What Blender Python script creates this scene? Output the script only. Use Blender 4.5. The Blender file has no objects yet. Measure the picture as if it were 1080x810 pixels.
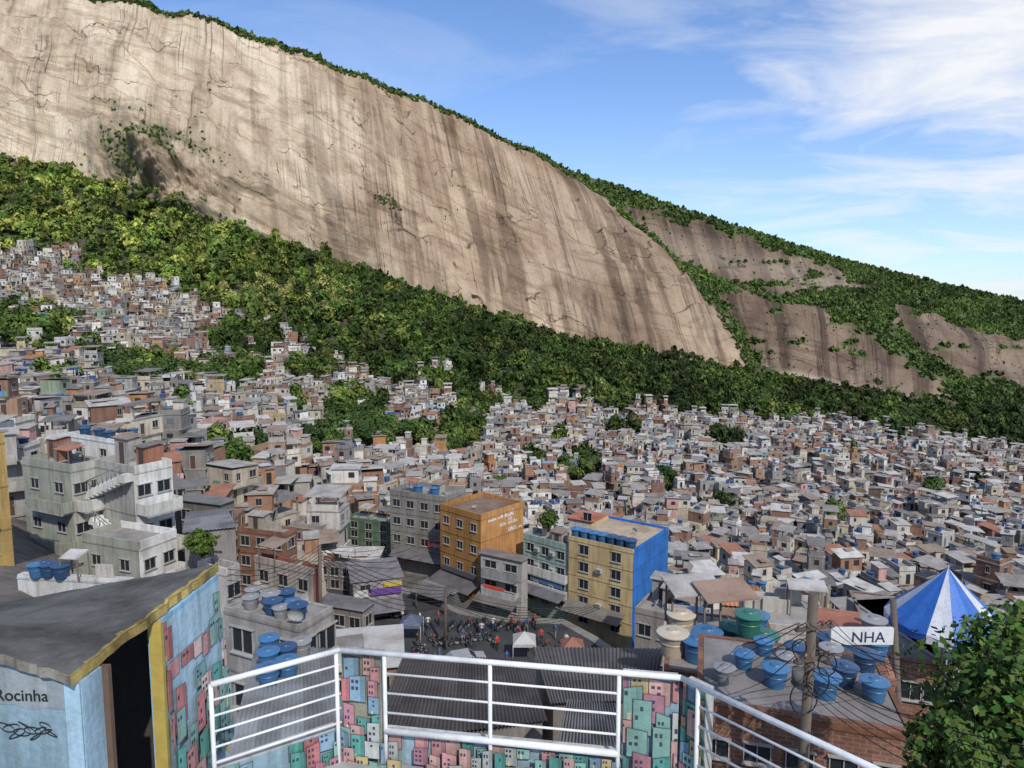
import bpy, math, random
import numpy as np
from mathutils import Vector, Matrix
random.seed(7)
rng=np.random.default_rng(7)
sc=bpy.context.scene
PITCH=math.radians(6); F=720.0
CP,SP=math.cos(PITCH),math.sin(PITCH)
def ray(u,v):
    x=(u-540)/F; y=(405-v)/F
    Y=CP+y*SP; return x/Y,(-SP+y*CP)/Y
def W(u,v,D):
    b,r=ray(u,v); return Vector((b*D,D,r*D))
def WZ(u,v,z):
    b,r=ray(u,v); D=z/r; return Vector((b*D,D,z))
def proj(x,y,z):
    dp=y*CP-z*SP; up=y*SP+z*CP
    return 540+F*x/dp,405-F*up/dp
# ------------------------------------------------------------ noise
def _h(xi,yi,seed):
    h=(xi.astype(np.int64)*374761393+yi.astype(np.int64)*668265263+seed*974634777)&0xffffffff
    h=((h^(h>>13))*1274126177)&0xffffffff
    return ((h^(h>>16))&0xffffff)/float(0xffffff)
def vn(x,y,seed=0):
    x=np.asarray(x,float); y=np.asarray(y,float)
    xi=np.floor(x); yi=np.floor(y); fx=x-xi; fy=y-yi
    fx=fx*fx*(3-2*fx); fy=fy*fy*(3-2*fy)
    a=_h(xi,yi,seed); b=_h(xi+1,yi,seed); c=_h(xi,yi+1,seed); d=_h(xi+1,yi+1,seed)
    return (a*(1-fx)+b*fx)*(1-fy)+(c*(1-fx)+d*fx)*fy
def fbm(x,y,o=4,seed=0):
    s=0;a=.5;t=0
    for i in range(o):
        s=s+a*vn(x*2**i,y*2**i,seed+i*17); t+=a; a*=.5
    return s/t-.5
# ------------------------------------------------------------ materials
def newmat(name):
    m=bpy.data.materials.new(name); m.use_nodes=True
    nt=m.node_tree; b=nt.nodes["Principled BSDF"]
    return m,nt,b
def N(nt,t,**kw):
    n=nt.nodes.new(t)
    for k,v in kw.items(): setattr(n,k,v)
    return n
def ramp(nt,stops):
    r=N(nt,'ShaderNodeValToRGB'); e=r.color_ramp.elements
    while len(e)<len(stops): e.new(.5)
    for i,(p,c) in enumerate(stops):
        e[i].position=p; e[i].color=(c[0],c[1],c[2],1) if isinstance(c,(tuple,list)) else (c,c,c,1)
    return r
def mixc(nt,a,b,fac,mode='MIX'):
    m=N(nt,'ShaderNodeMix',data_type='RGBA',blend_type=mode)
    for s,v in ((0,fac),(6,a),(7,b)):
        if isinstance(v,bpy.types.NodeSocket): nt.links.new(v,m.inputs[s])
        elif s==0: m.inputs[0].default_value=v
        else: m.inputs[s].default_value=(v[0],v[1],v[2],1)
    return m.outputs[2]
def noise(nt,vec,scale,detail=4,rough=.6,dist=0):
    n=N(nt,'ShaderNodeTexNoise'); n.inputs['Scale'].default_value=scale; n.inputs['Detail'].default_value=detail
    n.inputs['Roughness'].default_value=rough; n.inputs['Distortion'].default_value=dist
    if vec is not None: nt.links.new(vec,n.inputs['Vector'])
    return n.outputs['Fac']
def mapping(nt,vec,scale,loc=(0,0,0),rot=(0,0,0)):
    m=N(nt,'ShaderNodeMapping'); m.inputs['Scale'].default_value=scale; m.inputs['Location'].default_value=loc; m.inputs['Rotation'].default_value=rot
    nt.links.new(vec,m.inputs['Vector']); return m.outputs[0]
def geopos(nt): return N(nt,'ShaderNodeNewGeometry').outputs['Position']
def bump(nt,b,h,strength,dist=.1):
    n=N(nt,'ShaderNodeBump'); n.inputs['Strength'].default_value=strength; n.inputs['Distance'].default_value=dist
    nt.links.new(h,n.inputs['Height']); nt.links.new(n.outputs[0],b.inputs['Normal'])
def colattr(nt):
    a=N(nt,'ShaderNodeAttribute'); a.attribute_name='Col'; return a.outputs['Color']
def mat_paint(name,grime=.55,rough=.85,streak=True,scale=1.0,det=3,bmp=True,lowstop=(.55,.5,.45)):
    m,nt,b=newmat(name); p=geopos(nt); c=colattr(nt)
    n1=noise(nt,p,.35*scale,det+1,.65); r1=ramp(nt,[(.35,lowstop),(.6,(1,1,1))]); nt.links.new(n1,r1.inputs[0])
    c=mixc(nt,c,r1.outputs[0],grime,'MULTIPLY')
    if streak:
        n2=noise(nt,mapping(nt,p,(2.2*scale,2.2*scale,.25*scale)),1,det,.7); r2=ramp(nt,[(.38,(.4,.37,.34)),(.55,(1,1,1))]); nt.links.new(n2,r2.inputs[0])
        c=mixc(nt,c,r2.outputs[0],grime*.8,'MULTIPLY')
    n3=noise(nt,p,9*scale,3,.65); r3=ramp(nt,[(.3,.8),(.7,1.1)]); nt.links.new(n3,r3.inputs[0])
    c=mixc(nt,c,r3.outputs[0],.8,'MULTIPLY')
    nt.links.new(c,b.inputs['Base Color']); b.inputs['Roughness'].default_value=rough
    if bmp: bump(nt,b,n3,.25,.02)
    return m
M_paint=mat_paint('weathered_plaster')
M_far=mat_paint('distant_plaster',.5,.9,True,1.0,2,False)
M_clean=mat_paint('satin_paint',.2,.5)
M_mural=mat_paint('hand_painted_wall',.6,.85,True,2.5,4,True,(.5,.47,.42))
M_roof=mat_paint('weathered_roofing',.8,.85,False,1.6)
M_slab=mat_paint('stained_concrete_slab',1.0,.95,False,5,6,True,(.25,.24,.22))
M_plastic=mat_paint('dusty_plastic',.25,.4,False,2)
def mat_brick():
    m,nt,b=newmat('hollow_clay_brick'); p=geopos(nt)
    s=N(nt,'ShaderNodeSeparateXYZ'); nt.links.new(p,s.inputs[0])
    ad=N(nt,'ShaderNodeMath',operation='ADD'); nt.links.new(s.outputs[0],ad.inputs[0]); nt.links.new(s.outputs[1],ad.inputs[1])
    cb=N(nt,'ShaderNodeCombineXYZ'); nt.links.new(ad.outputs[0],cb.inputs[0]); nt.links.new(s.outputs[2],cb.inputs[1])
    t=N(nt,'ShaderNodeTexBrick'); nt.links.new(cb.outputs[0],t.inputs['Vector'])
    t.inputs['Color1'].default_value=(.30,.12,.065,1); t.inputs['Color2'].default_value=(.19,.08,.045,1); t.inputs['Mortar'].default_value=(.25,.22,.19,1)
    t.inputs['Scale'].default_value=1; t.inputs['Brick Width'].default_value=.22; t.inputs['Row Height'].default_value=.12; t.inputs['Mortar Size'].default_value=.010
    n1=noise(nt,p,.8,5,.7); r=ramp(nt,[(.35,(.45,.42,.4)),(.65,(1,1,1))]); nt.links.new(n1,r.inputs[0])
    c=mixc(nt,t.outputs[0],r.outputs[0],.9,'MULTIPLY'); nt.links.new(c,b.inputs['Base Color']); b.inputs['Roughness'].default_value=.9
    bump(nt,b,t.outputs['Fac'],-.4,.02); return m
M_brick=mat_brick()
m,nt,b=newmat('window_glass'); b.inputs['Base Color'].default_value=(.02,.024,.03,1); b.inputs['Roughness'].default_value=.15; M_glass=m
m,nt,b=newmat('cable_rubber'); b.inputs['Base Color'].default_value=(.015,.015,.015,1); b.inputs['Roughness'].default_value=.7; M_cable=m
def mat_foliage():
    m,nt,b=newmat('foliage'); c=colattr(nt)
    oi=N(nt,'ShaderNodeObjectInfo'); r=ramp(nt,[(0,(.7,.75,.65)),(.5,(1,1,1)),(1,(1.3,1.2,.95))]); nt.links.new(oi.outputs['Random'],r.inputs[0])
    c=mixc(nt,c,r.outputs[0],.8,'MULTIPLY')
    nt.links.new(c,b.inputs['Base Color']); b.inputs['Roughness'].default_value=.65; b.inputs['Specular IOR Level'].default_value=.2
    return m
M_fol=mat_foliage()
def mat_rock():
    m,nt,b=newmat('weathered_granite')
    uv=N(nt,'ShaderNodeUVMap'); uv.uv_map='UVMap'; uvo=uv.outputs[0]; at=N(nt,'ShaderNodeAttribute'); at.attribute_name='Col'
    ck=N(nt,'ShaderNodeAttribute'); ck.attribute_name='Crack'
    sep=N(nt,'ShaderNodeSeparateColor'); nt.links.new(at.outputs['Color'],sep.inputs[0])
    dark=sep.outputs[0]; veg=sep.outputs[1]; light=sep.outputs[2]
    big=noise(nt,uvo,.010,5,.62,1.0); r=ramp(nt,[(.32,(.37,.28,.19)),(.45,(.50,.405,.285)),(.6,(.65,.55,.405))]); nt.links.new(big,r.inputs[0]); c=r.outputs[0]
    n2=noise(nt,mapping(nt,uvo,(.7,1.3,1),(31,7,0)),.03,7,.74,1.6); r2=ramp(nt,[(.40,(.66,.56,.49)),(.50,(1.06,1.03,1.0))]); nt.links.new(n2,r2.inputs[0]); c=mixc(nt,c,r2.outputs[0],.5,'MULTIPLY')
    n3=noise(nt,mapping(nt,uvo,(.04,.0028,1)),1,7,.66,.3); r3=ramp(nt,[(.42,(.38,.33,.30)),(.52,(1,1,1))]); nt.links.new(n3,r3.inputs[0])
    mr=N(nt,'ShaderNodeMath',operation='MULTIPLY_ADD'); nt.links.new(dark,mr.inputs[0]); mr.inputs[1].default_value=.65; mr.inputs[2].default_value=.35; mr.use_clamp=True
    c=mixc(nt,c,r3.outputs[0],mr.outputs[0],'MULTIPLY')
    n4=noise(nt,mapping(nt,uvo,(.26,.0045,1),(5,3,0)),1,5,.72,.12); r4=ramp(nt,[(.37,(.28,.25,.23)),(.45,(1,1,1))]); nt.links.new(n4,r4.inputs[0])
    pm=noise(nt,mapping(nt,uvo,(.010,.012,1),(11,3,0)),1,3,.6); pr=ramp(nt,[(.42,.15),(.58,.9)]); nt.links.new(pm,pr.inputs[0]); c=mixc(nt,c,r4.outputs[0],pr.outputs[0],'MULTIPLY')
    n6=noise(nt,mapping(nt,uvo,(.0045,.045,1),(2,9,0)),1,7,.68,1.2); r6=ramp(nt,[(.40,(.52,.45,.4)),(.46,(1,1,1))]); nt.links.new(n6,r6.inputs[0]); c=mixc(nt,c,r6.outputs[0],.6,'MULTIPLY')
    dk=ramp(nt,[(0,(1,1,1)),(.5,(.72,.65,.61)),(1,(.33,.28,.26))]); nt.links.new(dark,dk.inputs[0]); c=mixc(nt,c,dk.outputs[0],1,'MULTIPLY')
    c=mixc(nt,c,(.5,.41,.31),light)
    c=mixc(nt,c,(.2,.16,.14),ck.outputs['Fac'],'MULTIPLY')
    nd=N(nt,'ShaderNodeTexNoise'); nd.inputs['Scale'].default_value=.025; nd.inputs['Detail'].default_value=5; nt.links.new(uvo,nd.inputs['Vector'])
    def cracks(c,sc_,off,w,lo,hi,seed):
        vo=N(nt,'ShaderNodeTexVoronoi',feature='DISTANCE_TO_EDGE'); vo.inputs['Scale'].default_value=1
        wv=mapping(nt,uvo,sc_,off); va=N(nt,'ShaderNodeVectorMath',operation='MULTIPLY_ADD'); nt.links.new(nd.outputs['Color'],va.inputs[0]); va.inputs[1].default_value=(1.0,1.0,0); nt.links.new(wv,va.inputs[2]); nt.links.new(va.outputs[0],vo.inputs['Vector'])
        rc=ramp(nt,[(0,(.16,.13,.11)),(w,(1,1,1))]); nt.links.new(vo.outputs['Distance'],rc.inputs[0])
        cm=noise(nt,mapping(nt,uvo,(1,1,1),(seed,seed,0)),.015,3); rcm=ramp(nt,[(lo,0),(hi,1)]); nt.links.new(cm,rcm.inputs[0])
        return mixc(nt,c,rc.outputs[0],rcm.outputs[0],'MULTIPLY')
    c=cracks(c,(.005,.018,1),(0,0,0),.013,.47,.55,0)
    n5=noise(nt,uvo,.45,6,.78); r5=ramp(nt,[(.3,.66),(.7,1.25)]); nt.links.new(n5,r5.inputs[0]); c=mixc(nt,c,r5.outputs[0],.8,'MULTIPLY')
    vc=mixc(nt,(.035,.055,.018),(.10,.125,.04),n5); c=mixc(nt,c,vc,veg)
    nt.links.new(c,b.inputs['Base Color']); b.inputs['Roughness'].default_value=.9
    bump(nt,b,n5,.7,1.2); return m
M_rock=mat_rock()
def mat_ground():
    m,nt,b=newmat('hillside_soil'); p=geopos(nt)
    n1=noise(nt,p,.08,5,.7); r=ramp(nt,[(.35,(.02,.035,.010)),(.5,(.045,.055,.02)),(.65,(.09,.08,.05))]); nt.links.new(n1,r.inputs[0]); 
    at=N(nt,'ShaderNodeAttribute'); at.attribute_name='Col'
    n2=noise(nt,p,.6,4,.7); r2=ramp(nt,[(.3,(.06,.055,.05)),(.7,(.18,.155,.13))]); nt.links.new(n2,r2.inputs[0])
    c=mixc(nt,r.outputs[0],r2.outputs[0],at.outputs['Fac']); nt.links.new(c,b.inputs['Base Color']); b.inputs['Roughness'].default_value=.95
    return m
M_ground=mat_ground()
m,nt,b=newmat('worn_asphalt'); p=geopos(nt); n1=noise(nt,p,.7,6,.7); r=ramp(nt,[(.3,.025),(.7,.065)]); nt.links.new(n1,r.inputs[0]); nt.links.new(r.outputs[0],b.inputs['Base Color']); b.inputs['Roughness'].default_value=.9; M_asph=m
# ------------------------------------------------------------ mesh builder
class MB:
    def __init__(s): s.v=[];s.f=[];s.c=[];s.m=[];s.s=[]
    def poly(s,pts,col,mat=0,sm=False):
        n=len(s.v); s.v.extend([tuple(p) for p in pts]); s.f.append(tuple(range(n,n+len(pts)))); s.c.append(col); s.m.append(mat); s.s.append(sm)
    def hexa(s,P,col,mat=0,cols=None,bottom=True):
        n=len(s.v); s.v.extend([tuple(p) for p in P])
        fs=[(0,1,5,4),(1,2,6,5),(2,3,7,6),(3,0,4,7),(4,5,6,7)]
        if bottom: fs.append((3,2,1,0))
        for i,f in enumerate(fs):
            s.f.append(tuple(n+k for k in f)); s.c.append(cols[i] if cols else col); s.m.append(mat); s.s.append(False)
    def obb(s,cx,cy,z0,z1,w,d,rot,col,mat=0,tilt=0,bottom=True,cols=None):
        c,q=math.cos(rot),math.sin(rot); P=[]
        for z in (z0,z1):
            for (a,b_) in ((-1,-1),(1,-1),(1,1),(-1,1)):
                lx=a*w/2; ly=b_*d/2
                P.append((cx+lx*c-ly*q,cy+lx*q+ly*c,z+tilt*b_*.5))
        s.hexa(P,col,mat,cols,bottom)
    def cyl(s,p0,p1,r0,r1,n=10,col=(.5,.5,.5),mat=0,caps=True,sm=True):
        p0=Vector(p0);p1=Vector(p1); d=(p1-p0).normalized()
        a=d.orthogonal().normalized(); b_=d.cross(a); k=len(s.v)
        for p,r in ((p0,r0),(p1,r1)):
            for i in range(n):
                t=2*math.pi*i/n; s.v.append(tuple(p+a*math.cos(t)*r+b_*math.sin(t)*r))
        for i in range(n):
            j=(i+1)%n; s.f.append((k+i,k+j,k+n+j,k+n+i)); s.c.append(col); s.m.append(mat); s.s.append(sm)
        if caps:
            s.f.append(tuple(k+n+i for i in range(n))); s.c.append(col); s.m.append(mat); s.s.append(False)
            s.f.append(tuple(k+i for i in reversed(range(n)))); s.c.append(col); s.m.append(mat); s.s.append(False)
    def mesh(s,name,mats,origin=(0,0,0)):
        me=bpy.data.meshes.new(name); o=origin
        me.from_pydata([(a-o[0],b_-o[1],c-o[2]) for a,b_,c in s.v],[],s.f)
        for mt in mats: me.materials.append(mt)
        me.polygons.foreach_set('material_index',s.m); me.polygons.foreach_set('use_smooth',s.s)
        at=me.color_attributes.new('Col','FLOAT_COLOR','CORNER')
        reps=[len(f) for f in s.f]; ca=np.ones((sum(reps),4),np.float32); ca[:,:3]=np.repeat(np.array([c[:3] for c in s.c],np.float32),reps,axis=0)
        at.data.foreach_set('color',ca.ravel()); me.update(); return me
    def build(s,name,mats,origin=(0,0,0),parent=None):
        o=bpy.data.objects.new(name,s.mesh(name,mats,origin)); sc.collection.objects.link(o)
        if parent is not None: o.parent=parent
        else: o.location=origin
        return o
def empty(name,loc):
    o=bpy.data.objects.new(name,None); o.location=loc; o.empty_display_size=.2; sc.collection.objects.link(o); return o
def T(o,label,cat,group=None):
    o['label']=label; o['category']=cat
    if group: o['group']=group
    return o
def textmesh(txt,size,o,ux,up,mat,name,parent,origin):
    cu=bpy.data.curves.new(name,'FONT'); cu.body=txt; cu.size=size; cu.extrude=.002
    t=bpy.data.objects.new(name,cu); sc.collection.objects.link(t)
    me=bpy.data.meshes.new_from_object(t.evaluated_get(bpy.context.evaluated_depsgraph_get())); bpy.data.objects.remove(t)
    me.materials.clear(); me.materials.append(mat)
    ob=bpy.data.objects.new(name,me); sc.collection.objects.link(ob); ob.parent=parent
    ux=Vector(ux).normalized(); up=Vector(up).normalized(); n=ux.cross(up)
    M=Matrix((ux,up,n)).transposed().to_4x4(); M.translation=Vector(o)-Vector(origin); ob.matrix_local=M; return ob
def solid(name,col,rough=.6):
    m,nt,b=newmat(name); b.inputs['Roughness'].default_value=rough
    n1=noise(nt,geopos(nt),6,4,.6); r=ramp(nt,[(.3,tuple(x*.8 for x in col)),(.7,col)]); nt.links.new(n1,r.inputs[0]); nt.links.new(r.outputs[0],b.inputs['Base Color']); return m
M_black=solid('black_lettering',(.02,.02,.02)); M_white=solid('white_lettering',(.75,.75,.72)); M_navy=solid('navy_lettering',(.02,.03,.1))
# ------------------------------------------------------------ terrain
UK=np.array([-400,0,100,200,300,400,500,600,700,800,900,1000,1080,1500],float)
FAVD=np.array([412,412,412,408,396,390,390,402,416,430,448,455,455,458],float)
def rowDZ(D,Z=None,V=None):
    D=np.array(D,float) if hasattr(D,'__len__') else np.full(len(UK),float(D))
    if Z is not None: Z=np.array(Z,float) if hasattr(Z,'__len__') else np.full(len(UK),float(Z))
    else:
        Z=np.array([ray(540,v)[1]*d for v,d in zip(V,D)])
    return D,Z
ROWS=[rowDZ(2,-9.5),rowDZ(12,-15),
 rowDZ(30,[-13,-16,-18,-21,-24,-25,-25,-25,-25,-24,-22,-21,-20,-18]),
 rowDZ(58,[-14,-19,-23,-30,-34,-34,-34,-34.5,-37,-38,-37,-36,-35,-30]),
 rowDZ(84,[-14,-19,-23,-29,-34,-34,-34,-37,-43,-45,-45,-44,-43,-35]),
 rowDZ(140,V=[400,440,455,480,515,550,590,615,622,625,625,625,625,600]),
 rowDZ(235,V=[330,392,402,425,450,475,500,515,525,535,545,552,560,560]),
 rowDZ(350,V=[260,325,335,355,385,418,438,452,465,478,482,490,500,510]),
 rowDZ([430]*6+[430,430,440,450,470,470,470,470],V=[210,272,285,312,345,382,400,408,425,456,446,466,485,500]),
 rowDZ([560,560,565,575,590,605,625,645,672,690,690,690,690,700],V=[60,168,190,233,263,296,333,364,382,398,418,433,446,480]),
 rowDZ(1000,[150,126,118,100,90,60,30,0,-20,-30,-60,-60,-60,-60])]
RD=np.array([r[0] for r in ROWS]); RZ=np.array([r[1] for r in ROWS])
def H(x,y):
    x=np.atleast_1d(np.asarray(x,float)); y=np.atleast_1d(np.asarray(y,float))
    u=np.clip(540+F*x/np.maximum(y,1e-3),-400,1500)
    Ds=np.array([np.interp(u,UK,RD[i]) for i in range(len(RD))]); Zs=np.array([np.interp(u,UK,RZ[i]) for i in range(len(RD))])
    out=Zs[0].copy()
    for i in range(len(RD)-1):
        mk=(y>=Ds[i])&(y<=Ds[i+1]); t=(y-Ds[i])/(Ds[i+1]-Ds[i]); out=np.where(mk,Zs[i]*(1-t)+Zs[i+1]*t,out)
    out=np.where(y>Ds[-1],Zs[-1],out)
    amp=np.clip((y-95)/200,0,1)*12
    return out+fbm(x/48,y/48,4,3)*amp
def gridmesh(name,P,uv=None,col=None,mat=None,smooth=True,crack=None):
    nr,nc,_=P.shape; me=bpy.data.meshes.new(name)
    me.vertices.add(nr*nc); me.vertices.foreach_set('co',P.reshape(-1).astype(np.float32))
    i=np.arange(nr-1)[:,None]*nc+np.arange(nc-1)[None,:]; q=np.stack([i,i+1,i+nc+1,i+nc],-1).reshape(-1,4)
    me.loops.add(q.size); me.loops.foreach_set('vertex_index',q.ravel().astype(np.int32))
    me.polygons.add(len(q)); me.polygons.foreach_set('loop_start',np.arange(0,q.size,4,dtype=np.int32)); me.polygons.foreach_set('use_smooth',np.full(len(q),smooth))
    me.update(calc_edges=True)
    if uv is not None:
        l=me.uv_layers.new(name='UVMap'); l.data.foreach_set('uv',uv.reshape(-1,2)[q.ravel()].astype(np.float32).ravel())
    if col is not None:
        a=me.color_attributes.new('Col','FLOAT_COLOR','POINT'); cc=np.ones((nr*nc,4),np.float32); cc[:,:3]=col.reshape(-1,3); a.data.foreach_set('color',cc.ravel())
    if crack is not None:
        a=me.attributes.new('Crack','FLOAT','POINT'); a.data.foreach_set('value',crack.astype(np.float32).ravel())
    me.materials.append(mat); o=bpy.data.objects.new(name,me); sc.collection.objects.link(o); return o
bs=np.linspace(-1.35,1.35,340); ds=np.geomspace(2,1000,300)
Bg,Dg=np.meshgrid(bs,ds); Xg=Bg*Dg; Zg=H(Xg.ravel(),Dg.ravel()).reshape(Xg.shape)
ug=540+F*Bg
FT=np.interp(ug,UK,FAVD)
urb=np.clip((FT-Dg)/15,0,1)
ground=gridmesh('terrain',np.stack([Xg,Dg,Zg],-1),col=np.stack([urb]*3,-1),mat=M_ground)
ground['kind']='structure'; ground['label']='hillside terrain sloping down into the valley'
mb=MB(); mb.poly([(-9000,-9000,-160),(9000,-9000,-160),(9000,9000,-160),(-9000,9000,-160)],(.0,.0,.0)); g=mb.build('ground',[M_ground]); g['kind']='structure'
# ------------------------------------------------------------ cliff
def smooth_curve(sk,pts,s,win=.05):
    sd=np.linspace(sk[0],sk[-1],800); out=[]
    k=max(3,int(win*800)); ker=np.hanning(k+2)[1:-1]; ker/=ker.sum()
    for j in range(3):
        a=np.interp(sd,sk,[p[j] for p in pts]); ap=np.pad(a,(k,k),mode='reflect',reflect_type='odd'); a2=np.convolve(ap,ker,'same')[k:-k]; out.append(np.interp(s,sd,a2))
    return np.stack(out,-1)
SK=[0,.2,.35,.5,.65,.8,.9,1.0,1.06,1.12]
base=[(-330,40,560),(0,172,560),(150,220,570),(300,267,590),(430,309,610),(570,358,640),(690,383,672),(788,398,700),(802,404,790),(806,408,900)]
mid=[(-330,-60,585),(0,84,600),(147,112,612),(275,152,632),(398,192,652),(525,252,695),(645,290,730),(738,304,770),(748,312,860),(750,318,980)]
top=[(-330,-200,680),(0,-2,690),(140,4,700),(240,28,720),(360,76,740),(460,114,780),(560,162,820),(618,196,860),(630,208,960),(634,214,1080)]
def w3(L): return [tuple(W(*p)) for p in L]
def cliff_surface(s,t):
    A=smooth_curve(SK,w3(base),s); Bm=smooth_curve(SK,w3(mid),s); Cc=smooth_curve(SK,w3(top),s)
    t=t[...,None]
    q=2*(t-.5)*(t-1)*A-4*t*(t-1)*Bm+2*t*(t-.5)*Cc
    k=np.clip(t-1,0,None); back=np.concatenate([np.zeros_like(k),k*420,k*75-(np.clip(k-.14,0,None))*700],-1)
    q=np.where(t>1,Cc+back,q)
    q=np.where(t<0,A+np.concatenate([np.zeros_like(t),t*20,t*150],-1),q)
    return q
ns,ntt=900,380
S_,T_=np.meshgrid(np.linspace(0,1.12,ns),np.linspace(-.12,1.32,ntt))
def ledges(S_,T_):
    L=S_*1500; V=T_*260
    ph=V/50+fbm(L/190,V/150,4,21)*3.0+L/520; fr=ph-np.floor(ph)
    mk=np.clip((vn(L/100,V/45,31)-.40)*6,0,1)
    ph2=L/150+V/75+fbm(L/100,V/90,4,22)*3.0; f2=ph2-np.floor(ph2)
    mk2=np.clip((vn(L/120,V/80,33)-.54)*7,0,1)
    return fr,mk,f2,mk2
def cliff_disp(S_,T_):
    L=S_*1500; V=T_*260
    d=fbm(L/170,V/140,3,11)*30+fbm(L/60,V/90,4,12)*9
    fr,mk,f2,mk2=ledges(S_,T_)
    d+=mk*(fr*6.5)-3+mk2*f2*4.5
    d+=fbm(L/10,V/12,4,41)*1.4
    lump=np.exp(-(((S_-.375)/.05)**2+((T_-.15)/.24)**2))
    d+=lump*(34+fbm(L/22,V/22,4,44)*55)
    return d
def cliff_point(S_,T_):
    P=cliff_surface(S_,T_); d=cliff_disp(S_,T_); n=np.array([.25,-.92,.3]); return P+d[...,None]*n
P=cliff_point(S_,T_)
fr,mk,f2,mk2=ledges(S_,T_)
crack=np.maximum(np.clip(1-np.minimum(fr,1-fr)/.030,0,1)*mk,np.clip(1-np.minimum(f2,1-f2)/.022,0,1)*mk2)
dark=np.clip((S_-.46)/.42,0,1)*.62+fbm(S_*9,T_*3,3,50)*.55+.04
lumpm=np.exp(-(((S_-.375)/.055)**2+((T_-.15)/.27)**2))
dark=np.clip(dark+lumpm*.25,0,1)
edge=fbm(S_*60,T_*12,4,61)
veg=np.clip((T_-1.0+edge*.06)*40,0,1)
veg=np.maximum(veg,np.clip((fbm(S_*55,T_*18,4,71)+.06)*5,0,.62)*np.clip(lumpm*1.8,0,1))
veg=np.maximum(veg,np.clip((.02-T_+edge*.05)*50,0,1)); veg=np.maximum(veg,np.clip((S_-1.005+edge*.02)*90,0,1))
uvx=.55*P[...,0]*1.5+.45*S_*1500
cliff=gridmesh('cliff',P,uv=np.stack([uvx,T_*260+S_*90],-1),col=np.stack([dark,veg,np.zeros_like(veg)],-1),mat=M_rock,crack=crack*.9)
cliff['kind']='structure'; cliff['label']='bare streaked granite cliff face above the hillside'
# ------------------------------------------------------------ far ridge
KU=[520,620,700,760,830,900,1000,1080,1250,1500]
skyv=[150,186,213,232,256,277,301,318,345,385]
basev=[410,405,402,400,402,420,436,450,480,500]
sd_=[1000,1010,1030,1040,1060,1080,1110,1130,1150,1150]; bd_=[860,830,800,760,720,700,700,700,700,700]
def ridge_point(u,t):
    vs=np.interp(u,KU,skyv); vb=np.interp(u,KU,basev); Ds=np.interp(u,KU,sd_); Db=np.interp(u,KU,bd_)
    def WW(u,v,D):
        x=(u-540)/F; y=(405-v)/F; Y=CP+y*SP; return np.stack([x/Y*D,D,(-SP+y*CP)/Y*D],-1)
    A=WW(u,vb,Db); Bt=WW(u,vs,Ds); t3=t[...,None]
    tt=np.clip(t3,0,1)
    q=A*(1-tt)+Bt*tt
    amp=np.sin(np.clip(t,0,1)*math.pi)
    L=u*1.4; V=t*300
    bul=amp*10+fbm(L/140-V/200,V/160+L/300,4,81)*(46*amp+3)+fbm(L/25,V/25,3,82)*(7*amp+2)
    q=q+bul[...,None]*np.array([.2,-.6,.55])
    k=np.clip(t3-1,0,None); q=q+np.concatenate([np.zeros_like(k),k*300,-k*260],-1)
    k=np.clip(-t3,0,None); q=q+np.concatenate([np.zeros_like(k),-k*60,-k*400],-1)
    return q
U_,T2=np.meshgrid(np.linspace(520,1500,700),np.linspace(-.15,1.35,280))
PR=ridge_point(U_,T2); RU,RV=proj(PR[...,0],PR[...,1],PR[...,2])
def inpoly(u,v,poly):
    c=np.zeros(u.shape,bool); n=len(poly)
    for i in range(n):
        x1,y1=poly[i]; x2,y2=poly[(i+1)%n]
        if y1==y2: continue
        c^=((y1>v)!=(y2>v))&(u<(x2-x1)*(v-y1)/(y2-y1)+x1)
    return c
POLY=[[(656,220),(700,224),(760,244),(830,264),(895,288),(918,306),(860,309),(800,302),(750,292),(700,266)],
 [(752,306),(800,312),(850,324),(900,346),(945,374),(1014,428),(1006,441),(930,429),(870,417),(830,407),(806,398),(782,350)],
 [(925,322),(975,332),(1030,345),(1090,358),(1200,380),(1200,420),(1085,408),(1040,400),(1000,384),(960,356)]]
def rockmask(u,v,grow=0):
    ju=u+fbm(u/16,v/9,5,91)*40; jv=v+fbm(u/16,v/9,5,92)*22
    m=np.zeros(u.shape,bool)
    for p in POLY: m|=inpoly(ju,jv,p)
    m&=fbm(u/26+v/16,v/6,4,95)<.22
    if grow: m|=rockmask(u,v+grow)&rockmask(u,v-grow*.3)
    return m
rm=rockmask(RU,RV)&(T2<.98)&(T2>-.05)
lt=np.clip(1-np.abs(RV-(393+(RU-810)*.212))/9,0,1)*(RU>800)*(RU<1003)*np.clip(fbm(RU/8,RV/30,3,99)*2+.8,0,1)
lt=np.maximum(lt,np.clip(1-np.abs(RV-(262+(RU-720)*.235))/22,0,1)*.25*(RU<900)*(RV<310))
ridge=gridmesh('ridge',PR,uv=np.stack([U_*1.4+T2*60,T2*260],-1),col=np.stack([np.clip(1.0+fbm(RU/60,RV/30,3,77)*.4,0,1),1-rm.astype(float),lt],-1),mat=M_rock,crack=np.zeros(RU.shape))
ridge['kind']='structure'; ridge['label']='long wooded ridge with brown rock slabs'
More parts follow.
